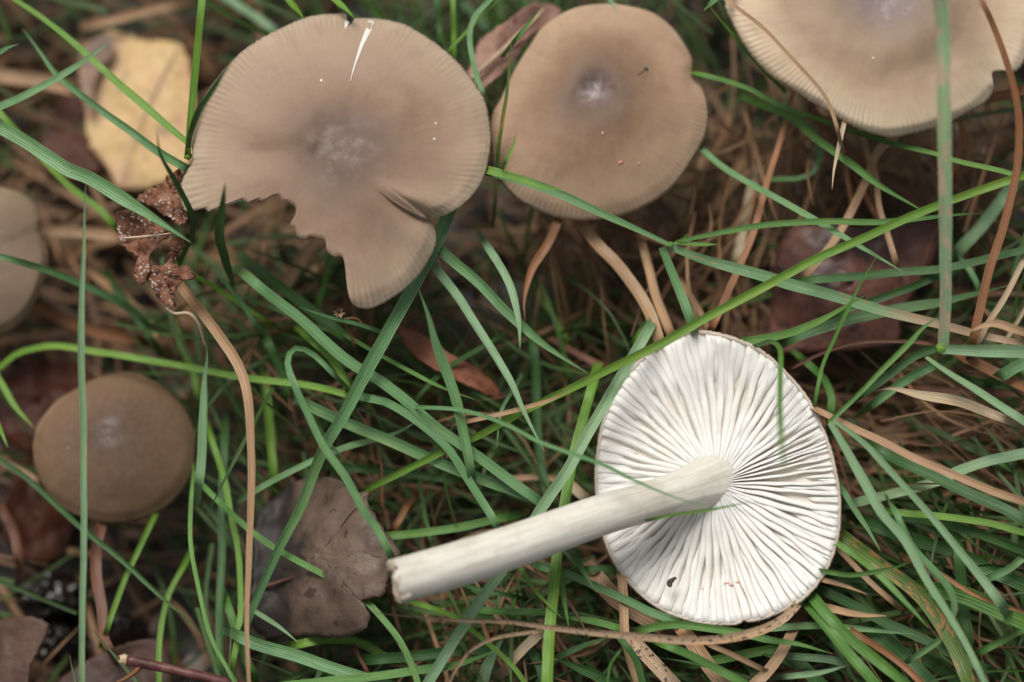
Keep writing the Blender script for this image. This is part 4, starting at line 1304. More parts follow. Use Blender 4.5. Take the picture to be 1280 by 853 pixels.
# ---------------------------------------------------------------- single grass blades
# (label, material key, width px, ends [t tip, r root, j joint], points x,y[,z mm])
GREEN = [
 ('blue-green blade tapering to a point over the corner of the yellow leaf', 'b', '13:12:10', 'rt', '0,133,40 30,120 70,98 110,72 139,51,38'),
 ('long blue-green blade running diagonally across the middle of the yellow leaf', 'b', '10:11:13:14', 'tr', '28,36,30 50,65 72,95 105,122 150,155 195,188 235,212,36'),
 ('short green blade tip poking in at the upper left edge', 'b', '9', 'rt', '0,65,40 10,59 23,55,41'),
 ('narrow light green blade passing behind the tall upright blade near the left cap', 'y', '10', 'rr', '0,142,26 20,163 50,195 85,232 120,258 145,284,22'),
 ('broad green blade crossing in front of the white-specked crumpled leaf', 'b', '18:20:22:21:15', 'rt', '0,160,38 30,177 60,196 85,212 110,222 140,240 175,262 207,282 239,303,41'),
 ('dark curling blade with a blurred tip beside the white-specked leaf', 'd', '6:9:9:8', 'tr', '196,160,54 200,190 212,215 225,237 239,266 241,290 233,310,30'),
 ('tall upright pale-edged blade standing in front of the small cap', 'p', '9:11:10:9:8', 'tr', '107,228,44 105,300 101,420,40 104,520 105,640 103,760 102,853,30'),
 ('dark green blade lying across the blurred left cap', 'b', '9:11:11:10', 'tr', '0,321,30 50,335 95,352 140,373 165,390 185,405,14'),
 ('short blurred dark blade rising in front of the bite in the torn cap', 'd', '10:18:16:6', 'tr', '282,228,54 279,255 274,290 280,320 287,345,30'),
 ('narrow blue-green blade left below the bite of the torn cap', 'b', '8', 'tr', '262,337,28 287,360 307,385 322,412,22'),
 ('thin yellow-green blade running right from the white-specked leaf', 'y', '7', 'rr', '240,343,24 270,360 300,380 335,402,20'),
 ('short light blade meeting the top edge of the torn cap', 'y', '9', 'rt', '361,0,32 371,12 380,24,36'),
 ('short bright blade ending at the small notch of the torn cap', 'y', '10', 'rt', '420,0,38 432,11 443,23,40'),
 ('pale blurred blade behind the upper left of the torn cap', 'p', '13', 'rr', '287,0,12 320,22 348,42,12'),
 ('left one of two upright blades behind the upper right torn cap', 'd', '8', 'rr', '546,0,28 548,25 550,60,26'),
 ('right one of two upright blades behind the upper right torn cap', 'y', '8', 'rr', '566,0,30 567,37 567,78,26'),
 ('thin slanting blade crossing two upright blades above the torn cap', 'y', '5', 'rr', '622,0,33 600,22 580,44 558,66,33'),
 ('arching blue-green blade touching the upper right rim of the torn cap', 'b', '8', 'rr', '612,0,34 594,20 587,42 590,70 597,100 605,120,35'),
 ('thin brown-flecked stalk standing between the torn and round caps', 'm', '5:7:6', 'tr', '640,45,42 636,95 630,140 624,180 621,210 618,260,30'),
 ('tiny green tip at the left rim of the round cap', 'y', '6', 'tr', '645,166,42 641,186 632,204,41'),
 ('broad dark blurred blade in the top middle background', 'd', '14', 'rr', '575,0,12 595,20 618,44,12'),
 ('short green tip in front of the pinkish curled leaf', 'g', '7', 'tr', '676,9,42 660,30 643,52,40'),
 ('blurred pale green tip hanging over the top of the round cap', 'p', '16:14:8', 'rt', '752,-30,60 761,-5 773,22,62'),
 ('folded pale tip at the top edge between the round and pale caps', 'b', '12', 'rt', '893,0,44 887,6 880,13,44'),
 ('thin stalk slanting under the left margin of the pale cap', 'y', '6', 'tr', '885,5,41 905,30 927,57 947,80 965,98,33'),
 ('long thin blade running from the round cap under the pale cap to the right edge', 'g', '7:8:8:9', 'rr', '872,92,32 910,102 940,113 975,132 1045,157 1110,178 1167,192 1197,202 1247,213 1280,222,38'),
 ('green blade slanting down right just below the pale cap to a fine tip', 'g', '9:12:11:9', 'rt', '950,130,30 990,147 1015,170 1045,192 1075,214 1100,232 1130,250 1160,267,37'),
 ('curled blue-green blade below the left margin of the pale cap', 'b', '8', 'rr', '997,145,26 1018,165 1026,190 1018,213 1000,223 970,224,24'),
 ('straight blade from the round cap slanting across the dark red leaf', 'b', '10', 'rt', '877,186,29 905,210 935,228 960,242 1010,270 1060,299 1100,323 1128,340,37'),
 ('very long bright blade rising from the lower middle to the right edge', 'y', '9:10:11:12:13:13:12:12:11', 'rr', '455,614,22 495,594 545,569 596,546 640,522,30 677,503 722,481 770,458 800,443,36 838,424 865,408 915,381 960,356 1010,329,38 1065,304 1122,278 1172,257 1210,243 1280,219,42'),
 ('long blue-green blade from under the torn cap lobe down to the grey leaf', 'b', '16:19:20:16:12:10', 'rr', '562,265,34 545,305 520,353 482,421,33 455,469 430,519 408,556,30 395,586 375,636 347,690 320,750 306,785,20'),
 ('wide straight blade slanting from the torn cap lobe to a sharp tip', 'b', '16:16:15:12', 'rt', '545,308,32 570,330 602,358 637,393 672,425 703,446 735,466,36'),
 ('pale blade slanting steeply right of the torn cap lobe', 'p', '12:13:12:9', 'rt', '538,326,30 570,368 590,398 607,424 626,456 641,482 655,514 681,565,34'),
 ('blue-green blade with its tip just below the torn cap lobe', 'b', '10:15:16:14:9', 'tr', '524,362,40 535,393 543,425 555,456 570,501 580,546 589,592,28'),
 ('short thin blade pointing left below the torn cap bite', 'b', '7', 'tr', '374,384,33 415,397 450,406 480,416,30'),
 ('narrow blade standing in the dark gap of the torn cap bite', 'g', '9', 'rr', '416,316,22 405,353 395,387,18'),
 ('long wide blade running from the bite down right to the stem', 'b', '13:16:16:15:14', 'rr', '312,348,32 345,375 382,404 433,451 470,473 508,501 545,534 591,566 641,603 676,628,26'),
 ('dark green blade below the bite, under the long wide blade', 'd', '16', 'rr', '318,333,24 357,363 395,393 440,427,20'),
 ('thin dark blade with a whitish tip in the middle of the grass', 'g', '6', 'rt', '440,424,26 470,441 520,468 558,486 594,500,30'),
 ('looped blade bending over left of centre, running down to the grey leaf', 'b', '6:7:9:11:12:11:9', 'rr', '421,472,33 395,446 376,435 364,438 359,454 368,481,38 383,514 405,559 433,599 455,639 470,660 488,694,30'),
 ('yellow-green bent blade inside the loop of the looped blade', 'y', '12', 'rr', '388,424,28 413,446 428,469 436,490,26'),
 ('long horizontal blade behind the small cap reaching the middle', 'y', '8:10:10:10:9', 'rr', '0,459,12 20,443 45,435 75,433 125,440 175,449 226,457 276,467 320,474 370,479 408,486 440,496,26'),
 ('curving blue-green blade with a pale base in the middle of the grass', 'b', '11:12:12:10', 'rr', '455,497,29 483,503 520,526 558,559 583,596 611,639 622,659,27'),
 ('wide low blue-green blade crossing the middle toward the stem', 'b', '14:17:17:14', 'rr', '388,508,25 433,529 483,549 520,566 561,584 601,599 641,613 677,628,25'),
 ('thin blade slanting up right beneath the looped blade', 'b', '9', 'rt', '318,615,22 353,594 395,574 433,559 470,549 500,539 526,523,23'),
 ('very thin blade crossing the stem of the upturned mushroom', 'b', '6:6:6:5', 'rt', '525,509,30 571,512 608,521 641,534 672,551 715,568,40 753,581 790,599 841,621 886,633,40'),
 ('tiny yellow-green blade tip along the lower edge of the stem top', 'y', '5', 'rt', '820,648,38 852,642 878,639 903,635 937,628,39'),
 ('dark upright blade left of the looped blade', 'd', '13', 'rr', '333,424,20 348,456 358,481 355,498,16'),
 ('blurred yellow-green upright blade right of the tan strap', 'y', '12', 'rr', '331,476,13 338,551 343,600,12'),
 ('upright dark blade left of the gills, behind the thin blades', 'd', '13', 'rr', '666,426,18 670,476 671,526 678,589 690,639,16'),
 ('broad pale green blade leaning against the left edge of the gills', 'p', '14:17:17:16:15', 'rr', '810,412,31 780,464 760,499 735,541 710,586 676,637,30 640,695 622,722 600,752 570,797 535,853,26'),
 ('bright green blade passing behind the stem of the upturned mushroom', 'y', '13:14:15:16:17', 'rr', '741,478,26 728,526 715,576 706,626,26 696,695 691,752 686,800 684,853,30'),
 ('twisted pale blade tip pointing down below the round cap', 'p', '8:12:11', 'rt', '612,312,33 626,335 640,363 648,398 650,436,36'),
 ('small hanging tip left of the upright dark blade', 'b', '6', 'rt', '640,490,28 628,511 624,532 621,559,29'),
 ('dark thin blade slanting across behind the lobe-tip blade', 'd', '7', 'rr', '615,426,23 566,456 538,479 518,501,20'),
 ('green blade lying above the stem near its base', 'g', '12', 'rr', '480,671,20 520,667 570,660 634,646,20'),
 ('dark blurred blade lying across the upper right of the grey leaf', 'd', '12', 'rr', '430,584,16 483,589 533,596 575,599,15'),
 ('long green blade arching over the grey-brown leaf', 'g', '7:9:9:8', 'rr', '254,608,20 300,653 325,673 352,690 395,714 427,730 452,747 480,775 502,805 517,840 521,853,26'),
 ('long dark thin blade slanting from under the small cap to the right', 'd', '9:9:9:6', 'rt', '0,574,12 38,601 75,636 110,667 160,707 205,750 235,775 253,797,20'),
 ('wide blue-green blade along the bottom left of centre', 'b', '18:18:15', 'rt', '298,795,22 320,805 370,820 420,837 470,851,24'),
 ('green blade lying along the bottom edge below the grey leaf', 'g', '12', 'rt', '395,853,25 470,845 532,837 570,831 625,812,25'),
 ('yellow-green blade curving below the grey-brown leaf', 'y', '12', 'rr', '372,806,15 402,800 445,802 482,822,15'),
 ('short pale blade with white tip on the lower grey-brown leaf', 'p', '7', 'rt', '320,765,22 347,782 373,804,23'),
 ('dark blue-green blade lying low under the long straw stalk', 'd', '16', 'rr', '460,825,17 520,820 595,812 640,815 682,820,17'),
 ('thin yellow-green blade slanting down from under the stem base', 'y', '7', 'rr', '527,756,25 565,770 602,797 640,832 655,853,24'),
 ('green horizontal blade just above the long straw stalk', 'g', '10', 'rr', '597,762,23 640,765 690,766 740,776 784,788,23'),
 ('pale bluish stub of a blade at the bottom middle', 'p', '17', 'rt', '603,853,20 610,830 631,793,21'),
 ('thin green blade slanting below the stem of the upturned mushroom', 'y', '6', 'rt', '648,706,28 667,735 687,757 702,772,29'),
 ('sharp green tip pointing down beside the bright upright blade', 'g', '10', 'rt', '697,700,25 701,725 706,755 711,783,26'),
 ('dark folded blade tip hanging from beneath the stem', 'd', '11', 'rt', '713,684,29 727,710 746,741,30'),
 ('blue-green blade sliding under the lower left rim of the gills', 'b', '12', 'rr', '675,708,25 715,720 752,737 790,754 815,766 850,779,24'),
 ('short dark blade at the lower left rim of the gills', 'd', '11', 'rr', '733,712,19 755,711 775,715,18'),
 ('green blade curving under the bottom rim of the gills', 'g', '9:12:12:9', 'rt', '800,788,26 840,781 890,786 940,795 960,800 997,805 1042,817,27'),
 ('green blade slanting to the bottom edge below the gills', 'g', '12', 'rr', '828,804,28 865,820 902,840 930,855,27'),
 ('dark wide blade tip at the bottom middle', 'd', '16', 'tr', '694,823,23 727,837 763,853,22'),
 ('dark curved thin blade under the long straw stalk', 'd', '9', 'tr', '764,797,22 735,805 698,821,21'),
 ('fine looping green thread below the long straw stalk', 'g', '5', 'rr', '779,808,25 764,828 759,853,24'),
 ('dark green blade beside a tan strip at the bottom', 'd', '10', 'rr', '775,798,28 795,825 803,853,27'),
 ('right one of two parallel wide blades below the gills', 'g', '14:17:16:12', 'rt', '998,726,22 1012,742,27 1035,770,30 1065,800 1100,830 1130,853,30'),
 ('left one of two parallel wide blades below the gills', 'g', '13:16:15:13', 'rr', '992,738,21 1010,756,27 1035,785,30 1065,822 1092,853,30'),
 ('horizontal blade tip crossing behind the two parallel wide blades', 'b', '10', 'rt', '955,786,25 1022,782 1072,786 1142,793,27'),
 ('narrow straight blade running along the brown-mottled blade', 'g', '9', 'rt', '1046,678,31 1085,707 1120,740 1161,786,33'),
 ('blade curling over itself at the lower right', 'b', '8:10:10:11:10:8', 'rr', '1118,638,32 1140,682 1167,712 1187,737 1193,760 1185,782 1172,802 1135,827,26'),
 ('dark upright blade between lower right blades', 'd', '14:16:15', 'rr', '1198,684,25 1202,727 1206,765 1211,808,22'),
 ('yellow-green blade mottled with brown patches at lower right', 'm', '16:20:21:21:19', 'rr', '1048,668,27 1085,695 1122,722 1147,742 1167,767 1185,795 1200,825 1212,856,28'),
 ('short curved blade reaching from the gill rim across the mottled blade', 'g', '8', 'rt', '1030,714,31 1065,719 1110,712 1142,701,33'),
 ('dark blade slanting through the lower right tangle under a mottled blade', 'd', '14', 'rr', '1022,736,24 1065,755 1110,780 1160,802 1185,815 1232,836,25'),
 ('short dark blade just right of the lower gill rim', 'd', '12', 'rr', '1032,722,23 1070,724 1112,733,22'),
 ('broad dark blade slanting to the bottom edge at right', 'd', '24', 'rr', '1095,790,21 1130,822 1163,856,21'),
 ('wide dark blade near the bottom right beneath the mottled one', 'd', '18', 'rr', '1150,820,18 1185,842 1200,856,18'),
 ('green blade slanting up to the right edge near the bottom corner', 'g', '11', 'rr', '1222,817,22 1250,802 1280,787,24'),
 ('blue-green blade slanting up to the right edge at lower right', 'b', '12', 'rr', '1230,726,25 1260,712 1280,697,27'),
 ('long light green blade along the right edge above the mottled blade', 'y', '10', 'rr', '1115,640,29 1172,645 1235,654 1280,666,30'),
 ('dark green blade just below the light one at the right edge', 'd', '14', 'rr', '1125,645,27 1172,654 1222,667 1280,690,28'),
 ('very wide pale-backed blade sloping to the right edge', 'd', '18:20:20', 'rr', '1080,652,22 1147,677 1197,692 1235,712 1280,732,24'),
 ('widest bright blade at the lower right edge', 'g', '20:26:28', 'rr', '1148,736,26 1197,742 1235,757 1280,777,28'),
 ('green tip pointing down just right of the gill rim', 'b', '8:9:8', 'rt', '1051,608,28 1070,640 1085,662 1101,690,30'),
 ('wide dark blade sloping across below the tan stalk at right', 'd', '13:16:16:15', 'rr', '1090,558,26 1135,581 1173,599 1211,617 1261,639 1281,652,28'),
 ('pale blade rising to the right edge behind the tan stalk', 'p', '12:14:15', 'rr', '1062,630,22 1110,619 1166,604 1198,589 1236,576 1281,567,25'),
 ('small green blade at the right edge below the rising pale blade', 'g', '9', 'rr', '1250,578,20 1266,588 1281,597,21'),
 ('thin green stem rising across blades above the gills', 'g', '6', 'tr', '1095,322,40 1080,348 1067,373 1052,403 1041,428 1028,459 1018,506,32'),
 ('broad blade with a thin upturned tip above the gill rim', 'g', '8:12:14:14', 'tr', '1083,369,36 1060,381 1022,402 985,417 955,423 925,427,28'),
 ('dark green blade lying over the dark red leaf to the right edge', 'd', '10:12:12:11', 'rr', '1003,351,29 1060,347 1122,340 1172,337 1210,330 1247,320 1280,312,34'),
 ('dark blade slanting under the upright blotched blade over the red leaf', 'd', '12', 'rr', '1172,345,30 1135,360 1085,378 1045,392,27'),
 ('wide dark blade ending in a tip right of the upright blotched blade', 'd', '14:16:16:13', 'rt', '985,426,26 1010,415 1060,400 1122,386 1172,379 1210,370 1260,357,31'),
 ('blurred green blade hanging down in front of the right gills', 'g', '6:7:7:9', 'rt', '945,432,31 962,427 972,432 976,445 975,489,44 976,539 981,592,62'),
 ('short green blade just outside the upper right gill rim', 'g', '11', 'rr', '1003,449,23 1030,474 1040,499 1038,521,22'),
 ('blue-green blade stub at the right edge below the node', 'b', '18', 'rr', '1250,471,29 1266,461 1282,453,30'),
 ('kinked blue-green blade behind the pale dead leaf', 'b', '12:14:12', 'rr', '1168,457,27 1146,468 1123,482 1088,508,24'),
 ('dark blade at the right edge under the orange dead blade', 'd', '10', 'rr', '1205,472,21 1248,484 1281,490,22'),
 ('thin green blade curving down right of the small cap', 'g', '7', 'rr', '241,600,22 238,640 240,690 250,745 265,800 294,854,27'),
 ('grey-green hanging blade beside the right rim of the small cap', 'p', '3:10:14:15:13:6', 'tr', '257,424,40 259,446 255,476 253,526 251,576 248,608,32'),
 ('light green blade below the small cap, right of the curled orange blade', 'y', '8', 'rr', '192,647,14 175,685 157,722 145,755 134,787,16'),
 ('wide upright dark green blade left of the tan strap', 'd', '12', 'rr', '281,539,14 277,640 277,690 274,752 275,842,18'),
 ('yellow-green upright blade against the tan strap', 'y', '9', 'rr', '263,544,16 281,601 289,645 297,690 301,752 297,800 290,832,19'),
 ('thin light blade rising behind the cut twig', 'y', '8', 'rr', '231,705,12 210,745 200,795 199,853,15'),
 ('green blade near the bottom between the tan strap and twig', 'g', '12', 'rr', '282,750,16 300,802 316,842,17'),
 ('short green blade with brown tip left of the small cap', 'y', '9', 'rt', '0,476,16 20,509 42,535,17'),
 ('tiny orange-tipped blade at the left edge by the small cap', 'y', '7', 'rt', '0,536,22 10,560,23'),
 ('yellow-green blade rising above the right of the small cap', 'y', '9', 'rr', '224,424,12 241,466 248,500,11'),
 ('dim green blade continuing below the blurred left cap', 'd', '12', 'rr', '143,358,9 175,403 192,428,9'),
 ('short thin blade left of the orange blade under the round cap', 'g', '6', 'rr', '666,258,16 660,285 655,315,14'),
 ('yellow-green blade low between the orange and tan blades', 'y', '8', 'rr', '675,370,13 695,400 712,428,13'),
 ('yellow-green blade at the upper left rim of the gills', 'y', '10', 'rr', '792,430,22 803,412 812,398,22'),
 ('pale blurred wide blade behind the rust stalk at right', 'p', '18', 'rr', '1198,315,20 1230,280 1262,238,22'),
 ('short blue-green blade right of the upright blotched blade', 'b', '9', 'rr', '1205,328,23 1216,344 1224,362,23'),
 ('pale blade with sharp tip at the bottom right of the gills', 'p', '9', 'rt', '985,846,26 1027,840 1062,831,27'),
 ('pale bluish blade beneath the two parallel wide blades', 'p', '12', 'rr', '985,820,22 1035,824 1060,831,22'),
 ('dark wide blade in the bottom tangle under the gills', 'd', '20', 'rr', '955,810,20 997,830 1025,855,20'),
 ('thin dark blade by the left edge of the broad pale blade', 'd', '7', 'rr', '560,720,22 590,735 640,745,21'),
 ('green blade across the bottom right, low under the tan strips', 'g', '14', 'rr', '870,830,20 930,818 985,808,20'),
 ('dark green blade at the bottom just left of the tan strip', 'd', '13', 'rr', '655,800,19 672,828 680,853,19'),
]
DRY = [
 ('long tan dead strap curving down from the specked leaf to the bottom', 't', '16:18:17:12:9:6:5', 'rr', '225,356,30 250,388 275,422 296,456 308,491,34 313,539 315,589 313,639 311,690 309,765 310,853,28'),
 ('curved orange dead blade hanging below the round cap', 'o', '13:14:13:9', 'rt', '701,268,28 685,305 665,338 656,373 657,401,30'),
 ('wide tan dead blade from the round cap down to the gills', 't', '15:17:18:18', 'rr', '720,270,25 745,303 775,333 800,368 815,398 825,430,28'),
 ('pinkish dead blade beside the wide tan one above the gills', 't', '11:13:14', 'rr', '802,303,22 810,335 820,373 840,420,24'),
 ('narrow tan blade touching the top rim of the gills', 't', '9', 'rr', '857,363,22 872,385 888,414,22'),
 ('long rust dead stalk hanging in front of the pale cap at right', 'o', '8:9:11:13:14:14', 'rr', '1227,0,54 1240,27 1255,72,50 1270,120 1275,162 1271,215 1255,283,40 1237,338 1225,388 1216,428,34'),
 ('thin dead thread curving over the left part of the pale cap', 't', '4:6:6:6:7', 'rr', '910,0,48 951,32 982,65 1010,95 1030,120 1040,145 1047,168,43'),
 ('short pale dead tip hanging under the pale cap', 'c', '8:8:5', 'rt', '1055,150,38 1049,180 1042,212 1039,238,40'),
 ('rust dead stalk slanting left from under the pale cap to the gills', 'o', '8:9:10:9', 'rr', '992,112,30 980,155 965,207 955,243 942,290 925,330 905,375 889,412,26'),
 ('tan dead blade slanting under the pale cap toward the red leaf', 't', '12:12:10', 'rr', '1118,170,28 1096,190 1085,221 1067,258 1047,295 1030,318 1006,346,24'),
 ('tan dead blade standing on the dark red leaf with blunt tip', 't', '8:9:10', 'rr', '1077,170,27 1087,200 1096,220 1099,258 1107,288 1120,329,27'),
 ('short rust blade left of the tan blade above the red leaf', 'o', '7', 'rr', '1056,205,24 1062,240 1066,260,23'),
 ('short orange blade crossing behind the blunt tan blade', 'o', '9', 'rr', '1079,238,22 1088,256 1100,274,22'),
 ('orange dead blade from under the pale cap to the right edge', 'o', '16', 'rr', '1225,124,32 1255,119 1280,112,34'),
 ('bent orange blade under the notch of the pale cap', 'o', '8', 'rr', '1196,146,30 1202,165 1197,190 1194,215,26'),
 ('broad red-brown dead blade in the shade under the pale cap', 'r', '15', 'rr', '1008,122,20 1025,150 1055,185 1083,212,19'),
 ('wide brown dead blade sloping in shade above the long bright blade', 'r', '14', 'rr', '1098,218,19 1135,240 1158,262,19'),
 ('cream thin stalk slanting at the right edge beside the rust stalk', 'c', '9', 'rr', '1281,322,33 1255,373 1235,405 1222,430,32'),
 ('short cream stalk at the right edge below the pink scrap', 'c', '7', 'rr', '1281,387,28 1260,420 1252,436,27'),
 ('pinkish dead blade scrap at the right edge above the node', 't', '12', 'tr', '1212,414,38 1242,404 1281,416,38'),
 ('pale cream dead leaf blade lying right of the gills', 'c', '7:15:16:15:12:9:7', 'tr', '1092,491,33 1115,487 1150,494 1185,499 1206,504 1236,516 1258,525,30'),
 ('long tan stalk running from the gill rim to the right edge', 't', '9:11:12:11', 'rr', '1022,513,33 1065,536 1110,556 1145,574 1186,591 1236,614 1281,629,35'),
 ('thin red-brown stalk arching above the right gill rim', 'r', '6', 'rr', '986,462,28 1023,443 1060,431 1090,427 1135,427 1172,431,29'),
 ('orange-brown dead blade sloping to the right edge below the node', 'o', '16', 'rr', '1208,447,27 1241,464 1281,484,28'),
 ('red-brown dead blade behind the cream leaf blade at right', 'r', '12', 'rr', '1145,486,21 1211,489 1281,492,22'),
 ('thin red stalk hanging right of the gills', 'r', '5', 'rr', '1049,572,27 1058,601 1066,632,26'),
 ('long speckled straw stalk lying along the bottom under the gills', 's', '3:5:7:9:11:12:13:12:9', 'tr', '412,756,33 465,764 520,770 577,775 640,778,33 702,786 777,794 852,801 890,801,32 927,795 960,785 980,774 997,757,29'),
 ('thin speckled straw arch below the long straw stalk', 's', '5:6:6', 'rr', '560,853,26 572,832 590,812 615,800 640,795 675,789,30'),
 ('broad tan dead blade under the lower left gill rim', 't', '22:26:26', 'rr', '743,720,19 765,745 795,765 830,784,19'),
 ('upright tan strip crossing under the long straw stalk', 't', '12:13:14:15', 'rr', '776,720,23 779,752 780,785 782,805 788,827 798,855,26'),
 ('brown dead blade slanting to the bottom below the straw stalk', 's', '20:22', 'rr', '788,798,23 815,827 843,856,24'),
 ('wide tan dead strip sloping to the bottom under the gills', 't', '20:22:22', 'rr', '850,783,24 872,812 890,837 908,858,25'),
 ('narrow tan stalk sloping right below the straw stalk', 't', '8', 'rr', '888,806,26 920,820 955,837,25'),
 ('tan strip curving to the bottom edge under the right gills', 't', '15', 'rr', '993,785,25 982,805 970,825 957,842 940,858,24'),
 ('cream dead blade piece at the left end of the straw arch', 'c', '14', 'rr', '637,832,21 655,812 674,794,21'),
 ('thin tan tip right of the lower gill rim', 't', '7', 'rt', '1025,724,29 1055,732 1085,743,31'),
 ('pinkish tan stalk running under blades right of the gills', 't', '8', 'rr', '1043,683,26 1065,705 1085,725 1117,752,26'),
 ('orange stalk sloping to the bottom in the lower right grass', 'o', '10', 'rr', '1065,788,27 1100,810 1130,832 1155,856,27'),
 ('short tan blade under the parallel wide blades at lower right', 't', '11', 'rt', '1033,759,26 1072,767 1108,769,27'),
 ('thin orange stalk along the top of the widest bright blade', 'o', '6', 'rr', '1148,702,28 1175,717 1210,740 1247,755 1281,765,31'),
 ('curled orange-brown blade hanging below the small cap', 'r', '12:16:16:12:8', 'rr', '128,652,12 120,685 120,720 127,760 130,795 138,814,15'),
 ('brown blade with green end at the left edge below the small cap', 'r', '16', 'rr', '4,638,8 17,665 23,700,8'),
 ('tan blade touching the lower left rim of the small cap', 't', '12', 'rr', '0,574,9 25,589 50,602,10'),
 ('blurred tan blade lying right of the blurred left cap', 't', '18', 'rr', '46,290,9 100,290 152,296,9'),
 ('greyish tan blade low beneath the speckled leaf', 't', '14', 'rr', '118,346,7 155,373 180,398 202,428,7'),
 ('blurred orange blade on the soil above the small cap', 'o', '20', 'rr', '48,386,6 100,408 165,424,6'),
 ('blurred tan blade at the upper left edge', 't', '22', 'rr', '0,95,6 50,102 90,111,6'),
 ('blurred tan blade above the yellow leaf', 't', '16', 'rr', '123,28,7 175,15 215,6,7'),
 ('tan dead blade in the gap below the torn cap bite', 't', '18', 'rr', '399,297,15 377,325 357,355 333,380,15'),
 ('thin red stalk below the grey-brown leaf', 'r', '5', 'rr', '443,810,16 452,828 462,845,16'),
 ('short red-brown stalk just below the stem base', 'r', '6', 'rr', '491,756,20 496,775 501,793,18'),
 ('tan stub above the stem near the grey leaf', 'o', '9', 'rr', '508,636,16 500,650 491,662,16'),
 ('pinkish blade lying left of the broad pale blade', 't', '9', 'rr', '636,600,15 670,596 697,600,15'),
 ('cream blade piece just above the stem left of the gills', 'c', '15', 'rr', '713,607,17 724,617 735,627,17'),
 ('tan thread running along the long bright blade', 't', '5:7:7:4', 'rt', '580,527,29 640,515 690,500 705,490 716,481,38'),
 ('brown stalk low left of the gill top', 'r', '9', 'rr', '688,424,14 728,446 760,460,14'),
 ('blurred tan blade in shade right of the round cap', 't', '18', 'rr', '874,210,8 861,250 851,297,8'),
 ('blurred cream blade left of the rust stalk below the pale cap', 'c', '14', 'rr', '942,222,14 931,283 921,330,14'),
 ('greyish tan blade between blurred dead blades right of the round cap', 't', '15', 'rr', '922,212,10 905,240 888,270,10'),
 ('thin red-brown arching stalk right of the round cap', 'r', '6', 'rr', '888,146,18 915,165 930,185 938,208,16'),
]
for i, (lab, mk, w, ends, pts) in enumerate(GREEN):
    o = link('grass_leaf', blade_mesh(pts, w, ends), BM[mk])
    recenter(o)
    tag(o, lab, 'grass blade', 'green grass blades around the mushrooms')
for i, (lab, mk, w, ends, pts) in enumerate(DRY):
    o = link('dead_grass_leaf', blade_mesh(pts, w, ends, kink=0.0002), BM[mk])
    recenter(o)
    tag(o, lab, 'dead grass', 'dead grass blades around the mushrooms')

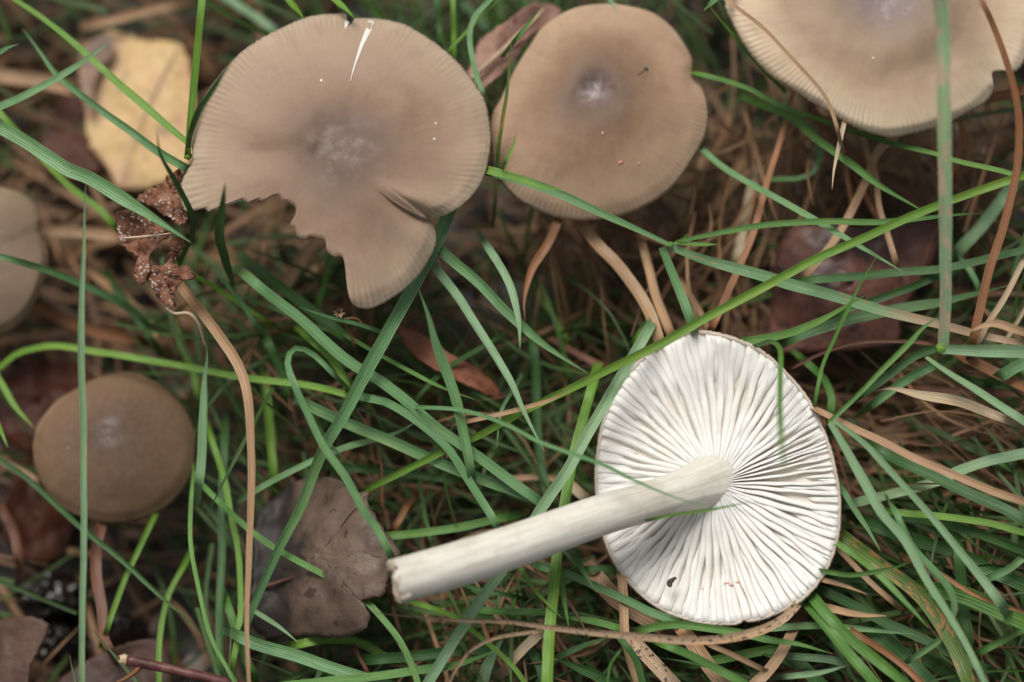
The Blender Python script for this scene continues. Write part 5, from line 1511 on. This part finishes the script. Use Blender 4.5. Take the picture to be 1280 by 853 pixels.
# shoots: several blades growing from one joint
SHOOTS = [
 ('grass shoot with a joint right of the round cap, its blades fanning out', (838, 306, 34), 0.0005, [
   ('b', '6:12:15:14:10', 'jr', '838,306,34 795,286 752,267 702,243 665,230 640,222 606,213,36', 'blade'),
   ('y', '12:13:10', 'rt', '606,211,37 640,221 675,232 707,238,39', 'blade'),
   ('b', '12:15:15:14', 'jr', '828,309,33 837,333 850,365 866,408,31', 'blade'),
   ('e', '10:17:18:17:15:12:8:5', 'jr', '837,308,33 875,323 915,335 960,346 997,358 1060,375 1110,390 1172,405 1222,418 1272,428,31', 'half_dead_blade'),
   ('g', '6:9:10:10:9:8', 'jt', '845,303,34 902,290 960,281 1035,277 1110,277 1185,269 1227,267,37', 'blade'),
   ('g', '4:6:5', 'jt', '842,304,35 872,305 897,305,36', 'sheath'),
   ('y', '4:4:3', 'jt', '846,304,35 855,298 861,291,37', 'sheath'),
   ('r', '8:9', 'jr', '836,306,33 815,298 780,288,22', 'stalk'),
  ]),
 ('grass shoot with a joint at the right gill rim, blades spreading down right', (1039, 527, 34), 0.0005, [
   ('p', '9:15:14:12:10:9:8', 'jr', '1038,528,35 1060,566 1085,611 1102,642 1130,675 1160,727 1185,767 1210,810 1232,856,33', 'blade'),
   ('p', '6:10:10:11:14:18:18', 'jr', '1043,526,35 1080,554 1110,586 1140,619 1160,640 1190,677 1225,720 1253,757,32', 'blade'),
   ('g', '8:8:9:8', 'jt', '1039,526,35 1073,494 1100,466 1123,443 1140,426 1152,412 1174,396,37', 'stalk'),
  ]),
 ('jointed grass shoot at right with a tall blotched upright blade', (1177, 435, 37), 0.0009, [
   ('h', '24:22:22:22:20:18', 'rj', '1172,-50,64 1175,0 1179,50 1180,125,56 1181,213 1182,288,47 1182,363 1179,432,37', 'upright_blade'),
   ('p', '14:20:20:20', 'jr', '1175,437,37 1210,438 1281,440,38', 'blade'),
   ('d', '12:14:13:9', 'jr', '1175,434,36 1143,446 1110,471 1078,493,33', 'stalk'),
   ('p', '6:12:13:13', 'jr', '1157,446,35 1185,466 1223,489 1261,514 1281,527,35', 'blade'),
  ]),
 ('bright green upright stalk with a side blade at the left rim of the torn cap', (235, 195, 36), 0.0006, [
   ('y', '12:12:12:9', 'rj', '252,0,46 247,60 241,120 236,180 233,200,35', 'stalk'),
   ('y', '6:7:8:11:13:9', 'rj', '20,0,32 60,28 100,60 140,97 175,128 210,158 237,180,37', 'blade'),
   ('d', '6:9:10:7', 'tj', '291,74,58 270,105 250,135 239,163 236,186,40', 'blade'),
  ]),
]
for (lab, (jx, jy, jz), jr, blades) in SHOOTS:
    e = empty('grass_shoot', at(jx, jy, 0.001 * jz))
    tag(e, lab, 'grass shoot', 'jointed grass shoots')
    for (mk, w, ends, pts, nm) in blades:
        link(nm, blade_mesh(pts, w, ends, roll=random.uniform(-0.25, 0.25)), BM[mk], e)
    bm = bmesh.new()
    bmesh.ops.create_icosphere(bm, subdivisions=3, radius=1)
    c = at(jx, jy, 0.001 * jz - 0.0003)
    for v in bm.verts:
        n = v.co.copy()
        v.co = c + Vector((n.x * jr * 0.8, n.y * jr * 0.8, n.z * jr * 0.6)) * (1 + 0.15 * noise.noise(n * 2))
    me = bpy.data.meshes.new('mesh'); bm.to_mesh(me); bm.free()
    link('joint', me, BM['y'], e)

# little brown dried flower bit below the lobe of the torn cap
e = empty('dried_flower', at(424, 392, 0.030))
tag(e, 'tiny dried brown flower head on a red thread below the torn cap lobe', 'dried flower')
rg = random.Random(6)
for k in range(9):
    a = 2 * math.pi * k / 9 + rg.uniform(-.2, .2)
    r = rg.uniform(5, 8)
    link('bract', blade_mesh(f'{424},{391},31 {424 + r * .6 * math.cos(a):.1f},{391 + r * .6 * math.sin(a):.1f},32 {424 + r * math.cos(a):.1f},{391 + r * math.sin(a):.1f},32.5', '3', 'jt'), BM['s'], e)
link('stalk', blade_mesh('424,392,31 431,405 438,418 444,436,27', '4:4:3', 'jr'), BM['r'], e)
link('stalk', blade_mesh('430,398,31 445,398 455,406,30', '3:3', 'jt'), BM['o'], e)
